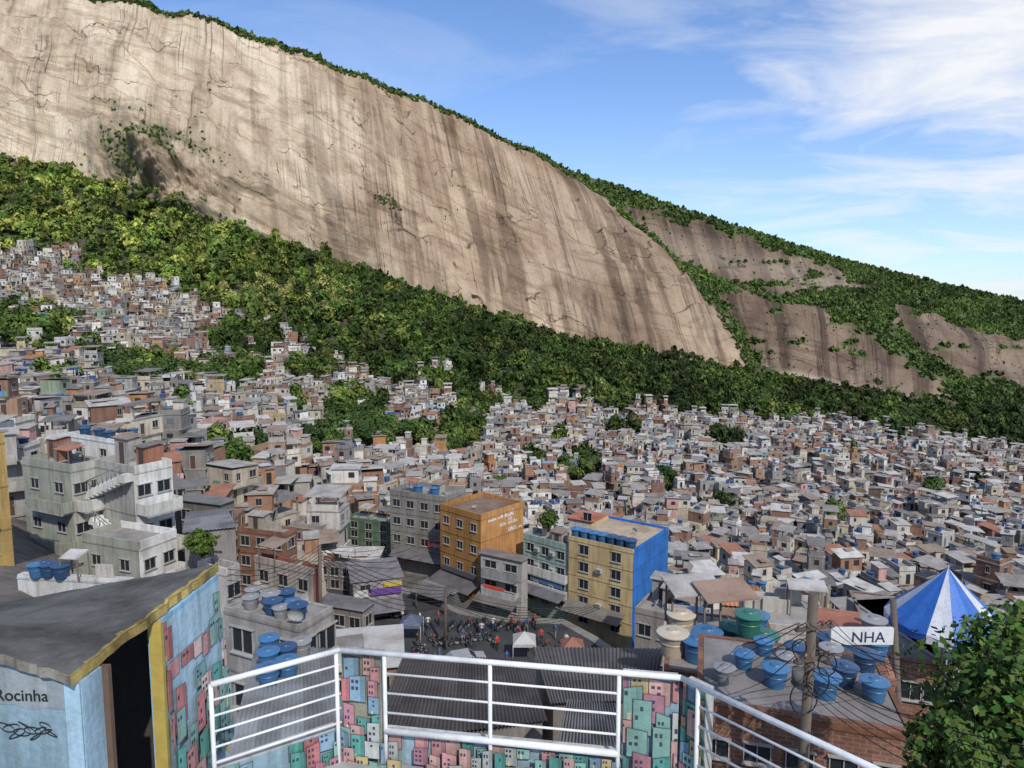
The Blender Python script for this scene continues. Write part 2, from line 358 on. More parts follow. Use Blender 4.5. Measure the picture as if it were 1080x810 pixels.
# ------------------------------------------------------------ trees
GREENS=[(.036,.066,.015),(.045,.085,.018),(.06,.105,.022),(.085,.135,.028),(.05,.075,.022),(.11,.145,.036)]
def leafset(n,R,leaf,seed,flat=.8,ncl=9,core=.12):
    r=np.random.default_rng(seed)
    cc=r.normal(size=(ncl,3)); cc/=np.linalg.norm(cc,axis=1)[:,None]; cc*=r.uniform(.25,.72,(ncl,1))*R; cc[:,2]*=flat; cc[0]=0
    cr=r.uniform(.3,.5,ncl)*R; cr[0]=.55*R
    k=r.integers(0,ncl,n); d=r.normal(size=(n,3)); d[:,2]+=.25; d/=np.linalg.norm(d,axis=1)[:,None]
    pos=cc[k]+d*(cr[k]*r.uniform(.72,1.12,n))[:,None]*np.array([1,1,flat])
    nrm=d+r.normal(size=(n,3))*.35; nrm/=np.linalg.norm(nrm,axis=1)[:,None]
    sz=leaf*r.uniform(.6,1.3,n)
    nc=int(n*core); sz[:nc]*=2.4; pos[:nc]=cc[k[:nc]]+d[:nc]*(cr[k[:nc]]*.6)[:,None]
    a=np.cross(nrm,r.normal(size=(n,3))); a/=np.linalg.norm(a,axis=1)[:,None]; b_=np.cross(nrm,a)
    a*=sz[:,None]; b_*=sz[:,None]*.62
    V=np.stack([pos-a,pos-b_+a*.1,pos+a,pos+b_+a*.1],1)
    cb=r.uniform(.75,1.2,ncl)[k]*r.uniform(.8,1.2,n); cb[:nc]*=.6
    return V,cb
def quadmesh(name,V,C,mat):
    n=len(V); me=bpy.data.meshes.new(name); me.vertices.add(n*4); me.vertices.foreach_set('co',V.reshape(-1).astype(np.float32))
    me.loops.add(n*4); me.loops.foreach_set('vertex_index',np.arange(n*4,dtype=np.int32)); me.polygons.add(n); me.polygons.foreach_set('loop_start',np.arange(0,n*4,4,dtype=np.int32))
    me.update(calc_edges=True); a=me.color_attributes.new('Col','FLOAT_COLOR','CORNER'); cc=np.ones((n*4,4),np.float32); cc[:,:3]=np.repeat(C,4,axis=0); a.data.foreach_set('color',cc.ravel()); me.materials.append(mat); return me
M_bark=solid('bark',(.1,.075,.05),.9)
def trunkmesh(name,h,r,seed,R):
    rr=random.Random(seed); mb=MB(); top=Vector((rr.uniform(-.1,.1)*h,rr.uniform(-.1,.1)*h,h))
    midp=top*.5+Vector((rr.uniform(-.05,.05)*h,0,0)); mb.cyl((0,0,-1.5),midp,r,r*.75,8,(.1,.08,.05)); mb.cyl(midp,top,r*.75,r*.5,8,(.1,.08,.05))
    for i in range(4):
        a=i*1.6+rr.random(); mb.cyl(top*.85,top+Vector((math.cos(a)*R*.55,math.sin(a)*R*.55,R*rr.uniform(.2,.6))),r*.4,r*.12,6,(.1,.08,.05))
    return mb.mesh(name,[M_bark])
PATCH=[(375,438,34,24),(392,470,24,16),(485,462,30,22),(505,432,24,14),(612,505,22,14),(155,402,56,20),(30,352,50,24),(255,366,40,22),(240,402,34,16),(660,455,22,8),(350,482,32,11),(770,550,9,7),(880,560,7,5),(980,530,8,5),(250,505,26,8),(440,470,15,9),(560,490,12,7),(700,520,9,5),(330,395,30,12),(95,378,16,9),(480,405,34,14),(1030,520,9,5),(640,425,32,8),(900,480,9,4),(590,470,10,8),(850,500,11,4),(60,420,18,8),(300,440,18,8),(200,460,14,6),(420,400,24,9),(560,430,22,8),(760,470,24,7),(520,520,8,5),(950,460,20,6)]
def inpatch(u,v):
    m=np.zeros(u.shape,bool)
    for a,b_,c,d in PATCH: m|=((u-a)/c)**2+((v-b_)/d)**2<1
    return m
def favedge(x,y,b):
    return np.interp(540+F*b,UK,FAVD)+fbm(x/36,y*0+3,3,7)*80+fbm(x/14,y/14,2,8)*44
n=36000
cb=rng.uniform(-.95,1.0,n); cd=np.sqrt(rng.uniform(90**2,720**2,n)); cx=cb*cd; cy=cd; cz=H(cx,cy)
cu,cv=proj(cx,cy,cz); ft=favedge(cx,cy,cb)
isf=(cd>ft); pt=inpatch(cu,cv)&~isf
basD=np.interp(540+F*cb,UK,RD[9])
keep=(isf&(cd<basD+14)&(rng.random(n)<.56))|(pt&(rng.random(n)<.75))|((~isf)&(rng.random(n)<.011))
tx,ty,tz,tu,tv=cx[keep],cy[keep],cz[keep],cu[keep],cv[keep]; tp=pt[keep]; tisf=isf[keep]
tR=np.where(tp,rng.uniform(2.4,5.4,len(tx)),rng.uniform(1.9,4.6,len(tx))*np.where(rng.random(len(tx))<.2,1.65,1))
tR=np.where(~tp&~tisf,rng.uniform(1.3,2.9,len(tx)),tR)
def treecol(u,v,n):
    k=rng.integers(0,len(GREENS),n); c=np.array(GREENS)[k]
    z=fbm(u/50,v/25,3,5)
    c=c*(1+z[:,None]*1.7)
    bright=np.clip((460-u)/300,0,1)*np.clip((350-v)/60,0,1); c=c*(1+1.0*bright[:,None])*(1+bright[:,None]*np.array([.18,.02,0]))  # sunlight put into the leaf colour of the upper left crowns
    dk=np.clip((u-330)/150,0,1)*np.clip((v-330)/40,0,1); c=c*(1-.25*dk[:,None])  # lower right crowns coloured darker to stand for the slope's shadow side
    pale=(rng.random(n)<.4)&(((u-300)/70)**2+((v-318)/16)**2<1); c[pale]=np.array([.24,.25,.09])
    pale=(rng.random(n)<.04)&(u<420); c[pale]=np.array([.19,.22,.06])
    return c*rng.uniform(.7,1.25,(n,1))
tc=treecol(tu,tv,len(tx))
order=np.argsort(ty); inview=(tu>0)&(tu<1080)
ind=[i for i in order if inview[i]][:290]; indset=set(ind)
rest=np.array([i for i in range(len(tx)) if i not in indset])
crowns=[]
for i in range(8):
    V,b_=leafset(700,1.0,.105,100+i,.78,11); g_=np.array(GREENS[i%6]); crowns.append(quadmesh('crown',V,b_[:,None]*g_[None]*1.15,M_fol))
trunks=[trunkmesh('trunk',1.3,.09,i,.9) for i in range(4)]
for i in ind:
    R=tR[i]; e=empty('tree',(tx[i],ty[i],tz[i])); sc_=(R,R,R*random.uniform(.85,1.3))
    T(e,'leafy green tree growing among the hillside houses' if not tisf[i] else 'dense rounded green tree on the steep slope','tree','trees on the hillside')
    o=bpy.data.objects.new('trunk',random.choice(trunks)); sc.collection.objects.link(o); o.parent=e; o.scale=(R,R,R)
    o=bpy.data.objects.new('crown',random.choice(crowns)); sc.collection.objects.link(o); o.parent=e; o.location=(0,0,R*1.35); o.scale=sc_; o.rotation_euler=(0,0,random.uniform(0,6.28))
def mass(name,label,X,Y,Z,R,C,nl,leaf,lift=.9):
    Vs=[];Cs=[]
    prot=[leafset(nl,1.0,leaf,300+i,.8,8) for i in range(10)]
    k=rng.integers(0,10,len(X)); a=rng.uniform(0,6.28,len(X)); zs=rng.uniform(.8,1.5,len(X))
    for j in range(10):
        s=np.where(k==j)[0]
        if len(s)==0: continue
        V,b_=prot[j]; ca,sa=np.cos(a[s]),np.sin(a[s])
        x=V[...,0][None]*ca[:,None,None]-V[...,1][None]*sa[:,None,None]; y=V[...,0][None]*sa[:,None,None]+V[...,1][None]*ca[:,None,None]; z=np.broadcast_to(V[...,2][None],x.shape)*zs[s][:,None,None]
        r_=R[s][:,None,None]
        Vs.append(np.stack([x*r_+X[s][:,None,None],y*r_+Y[s][:,None,None],z*r_+(Z[s]+R[s]*lift)[:,None,None]],-1).reshape(-1,4,3))
        Cs.append((C[s][:,None,:]*b_[None,:,None]).reshape(-1,3))
    V=np.concatenate(Vs); C2=np.concatenate(Cs)
    o=bpy.data.objects.new(name,quadmesh(name,V,C2,M_fol)); sc.collection.objects.link(o); o['kind']='stuff'; T(o,label,'forest'); return o
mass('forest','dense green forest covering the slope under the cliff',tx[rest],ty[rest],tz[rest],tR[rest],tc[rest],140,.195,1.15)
n=3800; s=rng.uniform(.1,1.02,n); t=1.0+rng.uniform(-.012,.2,n)
p=cliff_point(s,t); R=rng.uniform(2.0,4.4,n)*np.where(t<1.02,.7,1)
s2=rng.normal(.375,.036,1500); t2=rng.normal(.15,.15,1500); kk=fbm(s2*55,t2*18,4,71)>.06; s2,t2=s2[kk],t2[kk]
s3=rng.normal(.655,.008,60); t3=rng.normal(.42,.012,60)
s4=rng.uniform(.15,1.0,700); t4=rng.uniform(-.03,.04,700)
s5=rng.uniform(.1,1,2500); t5=rng.uniform(.03,.95,2500); kk=(fbm(s5*30,t5*9,3,131)>.25); s5,t5=s5[kk],t5[kk]
s6=rng.uniform(1.0,1.06,500); t6=rng.uniform(0,1.0,500)
ss=np.concatenate([s2,s3,s4,s6,s5]); tt=np.concatenate([t2,t3,t4,t6,t5]); p2=cliff_point(ss,tt); R2=np.concatenate([rng.uniform(.6,1.7,len(s2)+len(s3)),rng.uniform(2,4.2,len(s4)+len(s6)),rng.uniform(.4,1.0,len(s5))])
pp=np.concatenate([p,p2]); RR=np.concatenate([R,R2]); kk=rng.integers(0,6,len(pp)); cc=np.array(GREENS)[kk]*1.3
mass('cliff_shrubs','green bushes and small trees along the cliff top',pp[:,0],pp[:,1],pp[:,2],RR,cc,60,.34,.45)
n=19000; u=rng.uniform(560,1130,n); t=rng.uniform(0,1.06,n); p=ridge_point(u,t); pu,pv=proj(p[:,0],p[:,1],p[:,2]); inr=rockmask(pu,pv,3); mk_=(~inr)|(rng.random(n)<.05)
rr_=np.where(inr,rng.uniform(.6,1.6,n),rng.uniform(1.7,4.2,n))[mk_]
p=p[mk_]; n=len(p); z=fbm(pu[mk_]/30,pv[mk_]/14,3,6)
cc=np.array([(.05,.085,.018),(.075,.12,.027),(.10,.145,.037),(.042,.072,.016)])[rng.integers(0,4,n)]*(1.3+z[:,None]*2.0)
dk_=np.clip((pv[mk_]-370)/50,0,1); cc*=(1-.3*dk_)[:,None]  # shade of the lower ridge painted into the crown colours
mass('ridge_forest','low green woodland covering the long ridge',p[:,0],p[:,1],p[:,2],rr_,cc,46,.38,.3)
# ------------------------------------------------------------ houses
WALLS=[((.33,.18,.115),'bare brick'),((.26,.145,.10),'bare brick'),((.38,.24,.16),'bare brick'),((.64,.59,.5),'off-white'),((.74,.72,.67),'white'),((.52,.45,.34),'beige'),((.54,.42,.25),'ochre'),((.44,.42,.39),'grey plaster'),((.30,.28,.26),'grey concrete'),((.58,.34,.30),'faded pink'),((.3,.38,.28),'pale green'),((.28,.38,.47),'pale blue'),((.5,.25,.1),'orange'),((.60,.52,.40),'cream')]
WW_=[3.4,4,3.4,6,7,5,1.6,6.5,6,1.4,1,.9,.6,5.5]
ROOFC=[(.38,.36,.33),(.27,.25,.23),(.46,.44,.41),(.54,.52,.49),(.29,.22,.17),(.18,.17,.16),(.33,.31,.29)]
DARK=(.025,.025,.03)
CLOTH=[(.6,.1,.1),(.7,.7,.7),(.1,.25,.5),(.6,.5,.1),(.1,.35,.25),(.7,.4,.45)]
def house(mb,mr,wins,x,y,z,rot,w,d,st,rnd):
    wc,nm=rnd.choices(WALLS,WW_)[0]; f=rnd.uniform(.75,1.08); wc=tuple(min(.8,k*f) for k in wc); c,q=math.cos(rot),math.sin(rot)
    def L(lx,ly): return x+lx*c-ly*q,y+lx*q+ly*c
    mb.obb(x,y,z-7,z,w,d,rot,tuple(k*.7 for k in wc),0,bottom=False)
    ww,dd=w,d; ox=oy=0
    for i in range(st):
        z0=z+i*2.6; col=wc if (i<st-1 or rnd.random()<.6) else rnd.choice(WALLS[:5])[0]
        if i: ww=w*rnd.uniform(.6,1.14); dd=d*rnd.uniform(.65,1.1); ox=rnd.uniform(-.6,.6); oy=rnd.uniform(-.6,.4)
        cx_,cy_=L(ox,oy); mb.obb(cx_,cy_,z0+.15,z0+2.6,ww,dd,rot,col,0,bottom=False)
        mb.obb(cx_,cy_,z0-.02,z0+.15,ww+.25,dd+.25,rot,(.32,.3,.27),0)
        if i and rnd.random()<.35:
            k=rnd.choice([-1,1])*ww*.2; X,Y=L(ox+k,oy-dd/2-.5); mb.obb(X,Y,z0+.0,z0+.12,ww*.55,1.0,rot,(.36,.34,.3),0); X,Y=L(ox+k,oy-dd/2-.95); mb.obb(X,Y,z0+.12,z0+.95,ww*.55,.08,rot,col,0)
            if rnd.random()<.5:
                for jj in range(rnd.randint(2,4)):
                    X,Y=L(ox+k+(jj-1.5)*.5,oy-dd/2-1.02); mb.obb(X,Y,z0+.5,z0+1.2,.4,.02,rot,rnd.choice(CLOTH),0)
        for side in (0,1,2):
            ln=ww if side==0 else dd; nw=max(1,int(ln/2.0))
            for k in range(nw):
                if rnd.random()<.25: continue
                t=(k+.5)/nw*ln-ln/2+rnd.uniform(-.2,.2); door=(rnd.random()<.15); hw=.4 if door else rnd.choice([.3,.42,.55]); a0=z0+.2 if door else z0+1.05; a1=z0+2.05
                if side==0: P=(ox+t,oy-dd/2-.02); ax=(c,q)
                elif side==1: P=(ox+ww/2+.02,oy+t); ax=(-q,c)
                else: P=(ox-ww/2-.02,oy-t); ax=(q,-c)
                X,Y=L(*P)
                if wins is not None: wins.append((X,Y,a0,a1,hw,ax,door))
                else:
                    mb.poly([(X-ax[0]*hw,Y-ax[1]*hw,a0),(X+ax[0]*hw,Y+ax[1]*hw,a0),(X+ax[0]*hw,Y+ax[1]*hw,a1),(X-ax[0]*hw,Y-ax[1]*hw,a1)],DARK if rnd.random()<.8 else (.12,.16,.2),0)
    zt=z+st*2.6; cx_,cy_=L(ox,oy); rt=rnd.random(); rc=rnd.choice(ROOFC); tank=None
    if rt<.38:
        tl=rnd.uniform(-.7,.7); mr.obb(cx_,cy_,zt+abs(tl)*.5+.02,zt+abs(tl)*.5+.1,ww+.6,dd+.6,rot,rc,0,tilt=tl); rn='corrugated sheet roof'
        for _ in range(rnd.randint(0,2)):
            X,Y=L(ox+rnd.uniform(-.3,.3)*ww,oy+rnd.uniform(-.3,.3)*dd); mr.obb(X,Y,zt+abs(tl)*.9+.14,zt+abs(tl)*.9+.2,ww*.4,dd*.35,rot+.1,rnd.choice(ROOFC),0,tilt=tl*.35)
    elif rt<.415:
        mr.obb(cx_,cy_,zt+.35,zt+.5,ww+.5,dd+.5,rot,(.34,.16,.10),0,tilt=.7); rn='red tile roof'
    elif rt<.78:
        mr.obb(cx_,cy_,zt,zt+.12,ww+.2,dd+.2,rot,rc,0); rn='flat roof terrace'
        hp=rnd.uniform(.5,1.0)
        for (px,py,pw,pd) in ((0,-dd/2+.1,ww,.14),(0,dd/2-.1,ww,.14),(-ww/2+.1,0,.14,dd-.4),(ww/2-.1,0,.14,dd-.4)):
            X,Y=L(ox+px,oy+py); mb.obb(X,Y,zt+.13,zt+hp,pw,pd,rot,wc,0)
        X,Y=L(ox+rnd.uniform(-ww*.3,ww*.3),oy+rnd.uniform(-dd*.25,dd*.25)); tank=(X,Y,zt+.12)
        if rnd.random()<.6:
            X,Y=L(ox+ww*.2,oy+dd*.2); mb.obb(X,Y,zt+.13,zt+2.1,ww*.45,dd*.4,rot,rnd.choice(WALLS)[0],0); mr.obb(X,Y,zt+2.12,zt+2.22,ww*.4+.5,dd*.4+.5,rot,rc,0,tilt=.25)
    else:
        mr.obb(cx_,cy_,zt,zt+.12,ww+.2,dd+.2,rot,(.36,.34,.31),0)
        for a in (-1,1):
            for b_ in (-1,1):
                X,Y=L(ox+a*(ww/2-.2),oy+b_*(dd/2-.2)); mb.obb(X,Y,zt+.12,zt+2.2,.18,.18,rot,(.3,.28,.26),0)
        X,Y=L(ox,oy-dd/2+.1); mb.obb(X,Y,zt+.12,zt+1.0,ww-.4,.1,rot,wc,0)
        mr.obb(cx_,cy_,zt+2.3,zt+2.37,ww+.7,dd+.7,rot,rc,0,tilt=.4); rn='open covered roof terrace'
    return nm,rn,tank
def unit_window():
    mb=MB(); fc=(.38,.36,.34)
    mb.poly([(-.5,-.004,-.5),(.5,-.004,-.5),(.5,-.004,.5),(-.5,-.004,.5)],DARK,1)
    for (a,b_,c_,d_) in ((-.5,-.5,.5,-.46),(-.5,.46,.5,.5),(-.5,-.46,-.46,.46),(.46,-.46,.5,.46),(-.018,-.46,.018,.46)):
        P=[(a,-.05,b_),(c_,-.05,b_),(c_,.0,b_),(a,.0,b_),(a,-.05,d_),(c_,-.05,d_),(c_,.0,d_),(a,.0,d_)]; mb.hexa(P,fc,0)
    P=[(-.56,-.14,-.56),(.56,-.14,-.56),(.56,.0,-.56),(-.56,.0,-.56),(-.56,-.14,-.502),(.56,-.14,-.502),(.56,.0,-.502),(-.56,.0,-.502)]; mb.hexa(P,(.4,.38,.35),0)
    P=[(-.56,-.12,.502),(.56,-.12,.502),(.56,.0,.502),(-.56,.0,.502),(-.56,-.12,.55),(.56,-.12,.55),(.56,.0,.55),(-.56,.0,.55)]; mb.hexa(P,(.35,.33,.31),0)
    return mb.mesh('window',[M_clean,M_glass])
def unit_door():
    mb=MB(); P=[(-.5,-.05,-.5),(.5,-.05,-.5),(.5,0,-.5),(-.5,0,-.5),(-.5,-.05,.5),(.5,-.05,.5),(.5,0,.5),(-.5,0,.5)]; mb.hexa(P,(.4,.38,.35),0)
    P=[(-.42,-.06,-.5),(.42,-.06,-.5),(.42,-.05,-.5),(-.42,-.05,-.5),(-.42,-.06,.46),(.42,-.06,.46),(.42,-.05,.46),(-.42,-.05,.46)]; mb.hexa(P,(.09,.05,.035),0)
    mb.cyl((.32,-.1,0),(.32,-.06,0),.03,.03,8,(.5,.45,.3)); return mb.mesh('door',[M_clean])
ME_win=unit_window(); ME_door=unit_door()
def put_window(parent,org,X,Y,a0,a1,hw,ax,door=False):
    o=bpy.data.objects.new('door' if door else 'window',ME_door if door else ME_win); sc.collection.objects.link(o); o.parent=parent
    o.location=(X-org[0],Y-org[1],(a0+a1)/2-org[2]); o.rotation_euler=(0,0,math.atan2(ax[1],ax[0])); o.scale=(hw*2,1,a1-a0); return o
def tankproto(col):
    mb=MB()
    prof=[(.0,.42),(.08,.44),(.5,.5),(.52,.525),(.56,.525),(.58,.51),(.8,.56),(.82,.6),(.86,.6)]
    for (z0,r0),(z1,r1) in zip(prof[:-1],prof[1:]): mb.cyl((0,0,z0),(0,0,z1+1e-4),r0,r1,20,col,0,False)
    b_=mb.mesh('tank_body',[M_plastic]); mb=MB()
    lp=[(.862,.64),(.90,.64),(.93,.52),(.96,.28),(1.0,.22),(1.03,.2)]
    for (z0,r0),(z1,r1) in zip(lp[:-1],lp[1:]): mb.cyl((0,0,z0),(0,0,z1+1e-4),r0,r1,20,tuple(min(1,k*1.25) for k in col),0,False)
    mb.cyl((0,0,1.029),(0,0,1.035),.2,.19,20,col,0,True)
    return b_,mb.mesh('lid',[M_plastic])
TP={'blue':tankproto((.045,.135,.27)),'dark blue':tankproto((.025,.065,.14)),'green':tankproto((.03,.13,.10)),'grey':tankproto((.22,.22,.22)),'beige':tankproto((.45,.38,.29))}
ntank=0
def tank(x,y,z,s=1.2,kind='blue',where='on a roof'):
    global ntank; ntank+=1
    e=empty('water_tank',(x,y,z)); T(e,'round %s plastic tank %s'%(kind,where),'water tank','rooftop water tanks')
    for nm,me in zip(('tank_body','lid'),TP[kind]):
        o=bpy.data.objects.new(nm,me); sc.collection.objects.link(o); o.parent=e; o.scale=(s,s,s)
    e.rotation_euler=(0,0,random.uniform(0,6))
    return e
def dishproto():
    mb=MB(); n=14; prof=[(0,0),(.12,.01),(.25,.05),(.36,.11)]
    for (r0,h0),(r1,h1) in zip(prof[:-1],prof[1:]):
        for i in range(n):
            a0=2*math.pi*i/n;a1=2*math.pi*(i+1)/n; f=lambda r,a,h:(r*math.cos(a),-h*1.0-.1,r*math.sin(a)+.75)
            if r0==0: mb.poly([f(0,0,0),f(r1,a1,h1),f(r1,a0,h1)],(.4,.4,.38),0,True)
            else: mb.poly([f(r0,a0,h0),f(r0,a1,h0),f(r1,a1,h1),f(r1,a0,h1)],(.4,.4,.38),0,True)
    a=mb.mesh('dish',[M_plastic]); mb=MB(); mb.cyl((0,0,0),(0,0,.75),.025,.025,6,(.3,.3,.3)); mb.cyl((0,0,.75),(0,-.12,.75),.02,.02,6,(.3,.3,.3)); mb.cyl((0,-.1,.42),(0,-.5,.7),.012,.012,6,(.3,.3,.3)); return a,mb.mesh('mast',[M_plastic])
DP=dishproto()
def dish(x,y,z,s=1.0):
    e=empty('satellite_dish',(x,y,z)); e.rotation_euler=(.35,0,random.uniform(-.6,1.0)); e.scale=(s,s,s); T(e,'grey satellite dish on a short mast on a roof','satellite dish','rooftop satellite dishes')
    for nm,me in zip(('dish','mast'),DP): o=bpy.data.objects.new(nm,me); sc.collection.objects.link(o); o.parent=e
# ------------------------------------------------------------ custom buildings
CENT=[]
def corrsheet(mb,A,Bp,Cp,Dp,n,amp,col,mat=0):
    A,Bp,Cp,Dp=[Vector(k) for k in (A,Bp,Cp,Dp)]
    up=(Bp-A).cross(Dp-A).normalized()
    if up.z<0: up=-up
    m=n*4; prev=None
    for i in range(m+1):
        t=i/m; o=up*amp*math.sin(t*n*2*math.pi); p0=A.lerp(Bp,t)+o; p1=Dp.lerp(Cp,t)+o
        if prev:
            for j in range(3):
                r2=random.Random((i//20)*7+j*31+int(abs(A.y*10))); f=r2.uniform(.72,1.2); l0,l1=j/3,(j+1)/3
                mb.poly([prev[0].lerp(prev[1],l0),p0.lerp(p1,l0),p0.lerp(p1,l1),prev[0].lerp(prev[1],l1)],tuple(x*f for x in col),mat,True)
        prev=(p0,p1)
def bldg(name,label,corner,left,uR,zb,colL,colR=None,floors=4,wL=2,wR=2,wsize=(.6,1.1),brick=False,parapet=.6,roofcol=(.3,.28,.26),bands=True,cat='building',excl=True,wLmask=None,maxr=8.0):
    C=W(*corner); z=C.z; Lp=WZ(left[0],left[1],z); l=Vector((Lp.x-C.x,Lp.y-C.y,0)); ll=l.length; l.normalize()
    nrm=Vector((l.y,-l.x,0)); 
    if nrm.y<0: nrm=-nrm
    k=.5
    while k<maxr:
        q=C+nrm*k
        if proj(q.x,q.y,z)[0]>=uR: break
        k+=.1
    rl=k; colR=colR or colL
    Rp=C+nrm*rl; Bk=C+nrm*rl+l*ll; Lp=C+l*ll
    org=((C.x+Bk.x)/2,(C.y+Bk.y)/2,zb); e=empty(name,org); T(e,label,cat)
    if excl:
        for t1 in (.2,.5,.8):
            q=Lp.lerp(C,t1)+nrm*rl*.5; CENT.append((q.x,q.y,max(rl*.5,ll*.28)+.4))
    mb=MB(); zt=z-parapet
    P=[(p.x,p.y,zb-4) for p in (Lp,C,Rp,Bk)]+[(p.x,p.y,zt) for p in (Lp,C,Rp,Bk)]
    mi=1 if brick else 0
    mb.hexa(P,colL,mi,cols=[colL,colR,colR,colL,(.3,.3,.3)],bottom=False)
    def bar(a,b_,z0,z1,th,col,mat=0,out=0):
        d=(b_-a).normalized(); n=Vector((d.y,-d.x,0)); 
        a2=a+n*out; b2=b_+n*out
        Q=[a2,b2,b2-n*th,a2-n*th]; mb.hexa([(p.x,p.y,z0) for p in Q]+[(p.x,p.y,z1) for p in Q],col,mat)
    if parapet>.05:
        i_=.16; cs=[Lp,C,Rp,Bk]
        for a in range(4):
            p,q=cs[a],cs[(a+1)%4]; d=(q-p).normalized()
            if a%2: p=p+d*(i_+.002); q=q-d*(i_+.002)
            bar(p,q,zt+.001,z,i_,(colL if a in(0,3) else colR),mi)
    fh=(zt-zb)/floors
    if bands:
        for i in range(1,floors+1):
            zz=zb+i*fh
            bar(Lp,C,zz-.12,zz+.0,.05,tuple(k*.8 for k in colL),0,.05)
            bar(C,Rp,zz-.12,zz+.0,.05,tuple(k*.8 for k in colR),0,.05)
    mb.build('wall',[M_paint,M_brick],org,e)
    mr=MB(); ins=.17; a=Lp-l*ins+nrm*ins; b_=C+l*ins+nrm*ins; c_=Rp+l*ins-nrm*ins; d_=Bk-l*ins-nrm*ins
    if parapet<=.05: a,b_,c_,d_=Lp+l*.25-nrm*.25,C-l*.25-nrm*.25,Rp-l*.25+nrm*.25,Bk+l*.25+nrm*.25
    Q=[a,b_,c_,d_]; mr.hexa([(p.x,p.y,zt+.003) for p in Q]+[(p.x,p.y,zt+.08) for p in Q],roofcol)
    mr.build('roof',[M_roof],org,e)
    for (p,dr,n,ln) in ((Lp,-l,wL,ll),(C,nrm,wR,rl)):
        for f in range(floors):
            for j in range(n):
                if (f,j) in (wLmask or ()) : continue
                t=(j+.5)/n*ln; nn=Vector((dr.y,-dr.x,0)); q=p+dr*t+nn*.002; zc=zb+f*fh+fh*.55
                put_window(e,org,q.x,q.y,zc-wsize[1]/2,zc+wsize[1]/2,wsize[0],(dr.x,dr.y))
    return dict(e=e,org=org,C=C,L=Lp,R=Rp,B=Bk,z=z,zt=zt,l=l,n=nrm,ll=ll,rl=rl,zb=zb,fh=fh)
def roofpt(b,a,c,dz=.08):
    p=b['C']+b['l']*b['ll']*a+b['n']*b['rl']*c; return p.x,p.y,b['zt']+dz
def balcony(b,side,t0,t1,z,out,col,h=.95,slab=(.4,.39,.36)):
    p,dr,ln=(b['L'],-b['l'],b['ll']) if side==0 else (b['C'],b['n'],b['rl'])
    nn=Vector((dr.y,-dr.x,0)); a=p+dr*ln*t0+nn*.003; c=p+dr*ln*t1+nn*.003; mb=MB()
    Q=[a+nn*out,c+nn*out,c,a]; mb.hexa([(q.x,q.y,z-.16) for q in Q]+[(q.x,q.y,z) for q in Q],slab)
    def bar(x,y,th):
        d=(y-x).normalized(); n=Vector((d.y,-d.x,0)); Q=[x,y,y-n*th,x-n*th]; mb.hexa([(q.x,q.y,z+.001) for q in Q]+[(q.x,q.y,z+h) for q in Q],col)
    bar(a+nn*out,c+nn*out,.12); bar(a,a+nn*(out-.13),-.12) ; bar(c,c+nn*(out-.13),.12)
    mb.build('balcony',[M_paint],b['org'],b['e'])
def acunit(b,side,t,z):
    p,dr,ln=(b['L'],-b['l'],b['ll']) if side==0 else (b['C'],b['n'],b['rl'])
    nn=Vector((dr.y,-dr.x,0)); a=p+dr*ln*t+nn*.2; mb=MB(); r=math.atan2(dr.y,dr.x); mb.obb(a.x,a.y,z,z+.45,.65,.36,r,(.42,.42,.4)); mb.obb(a.x+nn.x*.19,a.y+nn.y*.19,z+.06,z+.39,.45,.02,r,(.15,.15,.15)); mb.build('air_conditioner',[M_plastic],b['org'],b['e'])
def clutter(b,n,seed,s=1.0):
    r=random.Random(seed); ang=math.atan2(-b['l'].y,-b['l'].x)
    for i in range(n):
        a=.12+.76*(i+.5)/n; c_=r.uniform(.25,.8); x,y,z=roofpt(b,a,c_); k=r.random(); mb=MB()
        if k<.45:
            w=r.uniform(1.1,2.0)*s; d=r.uniform(1,1.6)*s; h=r.uniform(1.4,2.1)*s; mb.obb(x,y,z+.001,z+h,w,d,ang,r.choice([(.33,.15,.09),(.55,.52,.47),(.35,.33,.3),(.4,.36,.3)]),0)
            mb.obb(x,y,z+h+.1,z+h+.15,w+.4,d+.4,ang,r.choice(ROOFC),0,tilt=.2); mb.obb(x+math.sin(ang)*(d/2+.01),y-math.cos(ang)*(d/2+.01),z+.05,z+h*.85,.6*s,.03,ang,(.08,.06,.05),0); mb.build('rooftop_room',[M_paint],b['org'],b['e'])
        elif k<.8:
            w=r.uniform(1.4,2.6)*s; d=r.uniform(1.1,2.0)*s; h=r.uniform(1.5,2.0)*s
            for p_ in ((-1,-1),(1,-1),(1,1),(-1,1)):
                X=x+p_[0]*w*.45*math.cos(ang)-p_[1]*d*.45*math.sin(ang); Y=y+p_[0]*w*.45*math.sin(ang)+p_[1]*d*.45*math.cos(ang); mb.obb(X,Y,z+.001,z+h,.07,.07,ang,(.2,.17,.14),0)
            mb.obb(x,y,z+h+.06,z+h+.1,w,d,ang,r.choice(ROOFC+[(.38,.17,.1)]),0,tilt=.25); mb.build('tin_canopy',[M_roof],b['org'],b['e'])
        else:
            mb.obb(x,y,z+.001,z+r.uniform(.6,1.1)*s,r.uniform(1.4,2.4)*s,.12,ang,r.choice([(.33,.15,.09),(.5,.47,.42)]),0); mb.build('low_wall',[M_paint],b['org'],b['e'])
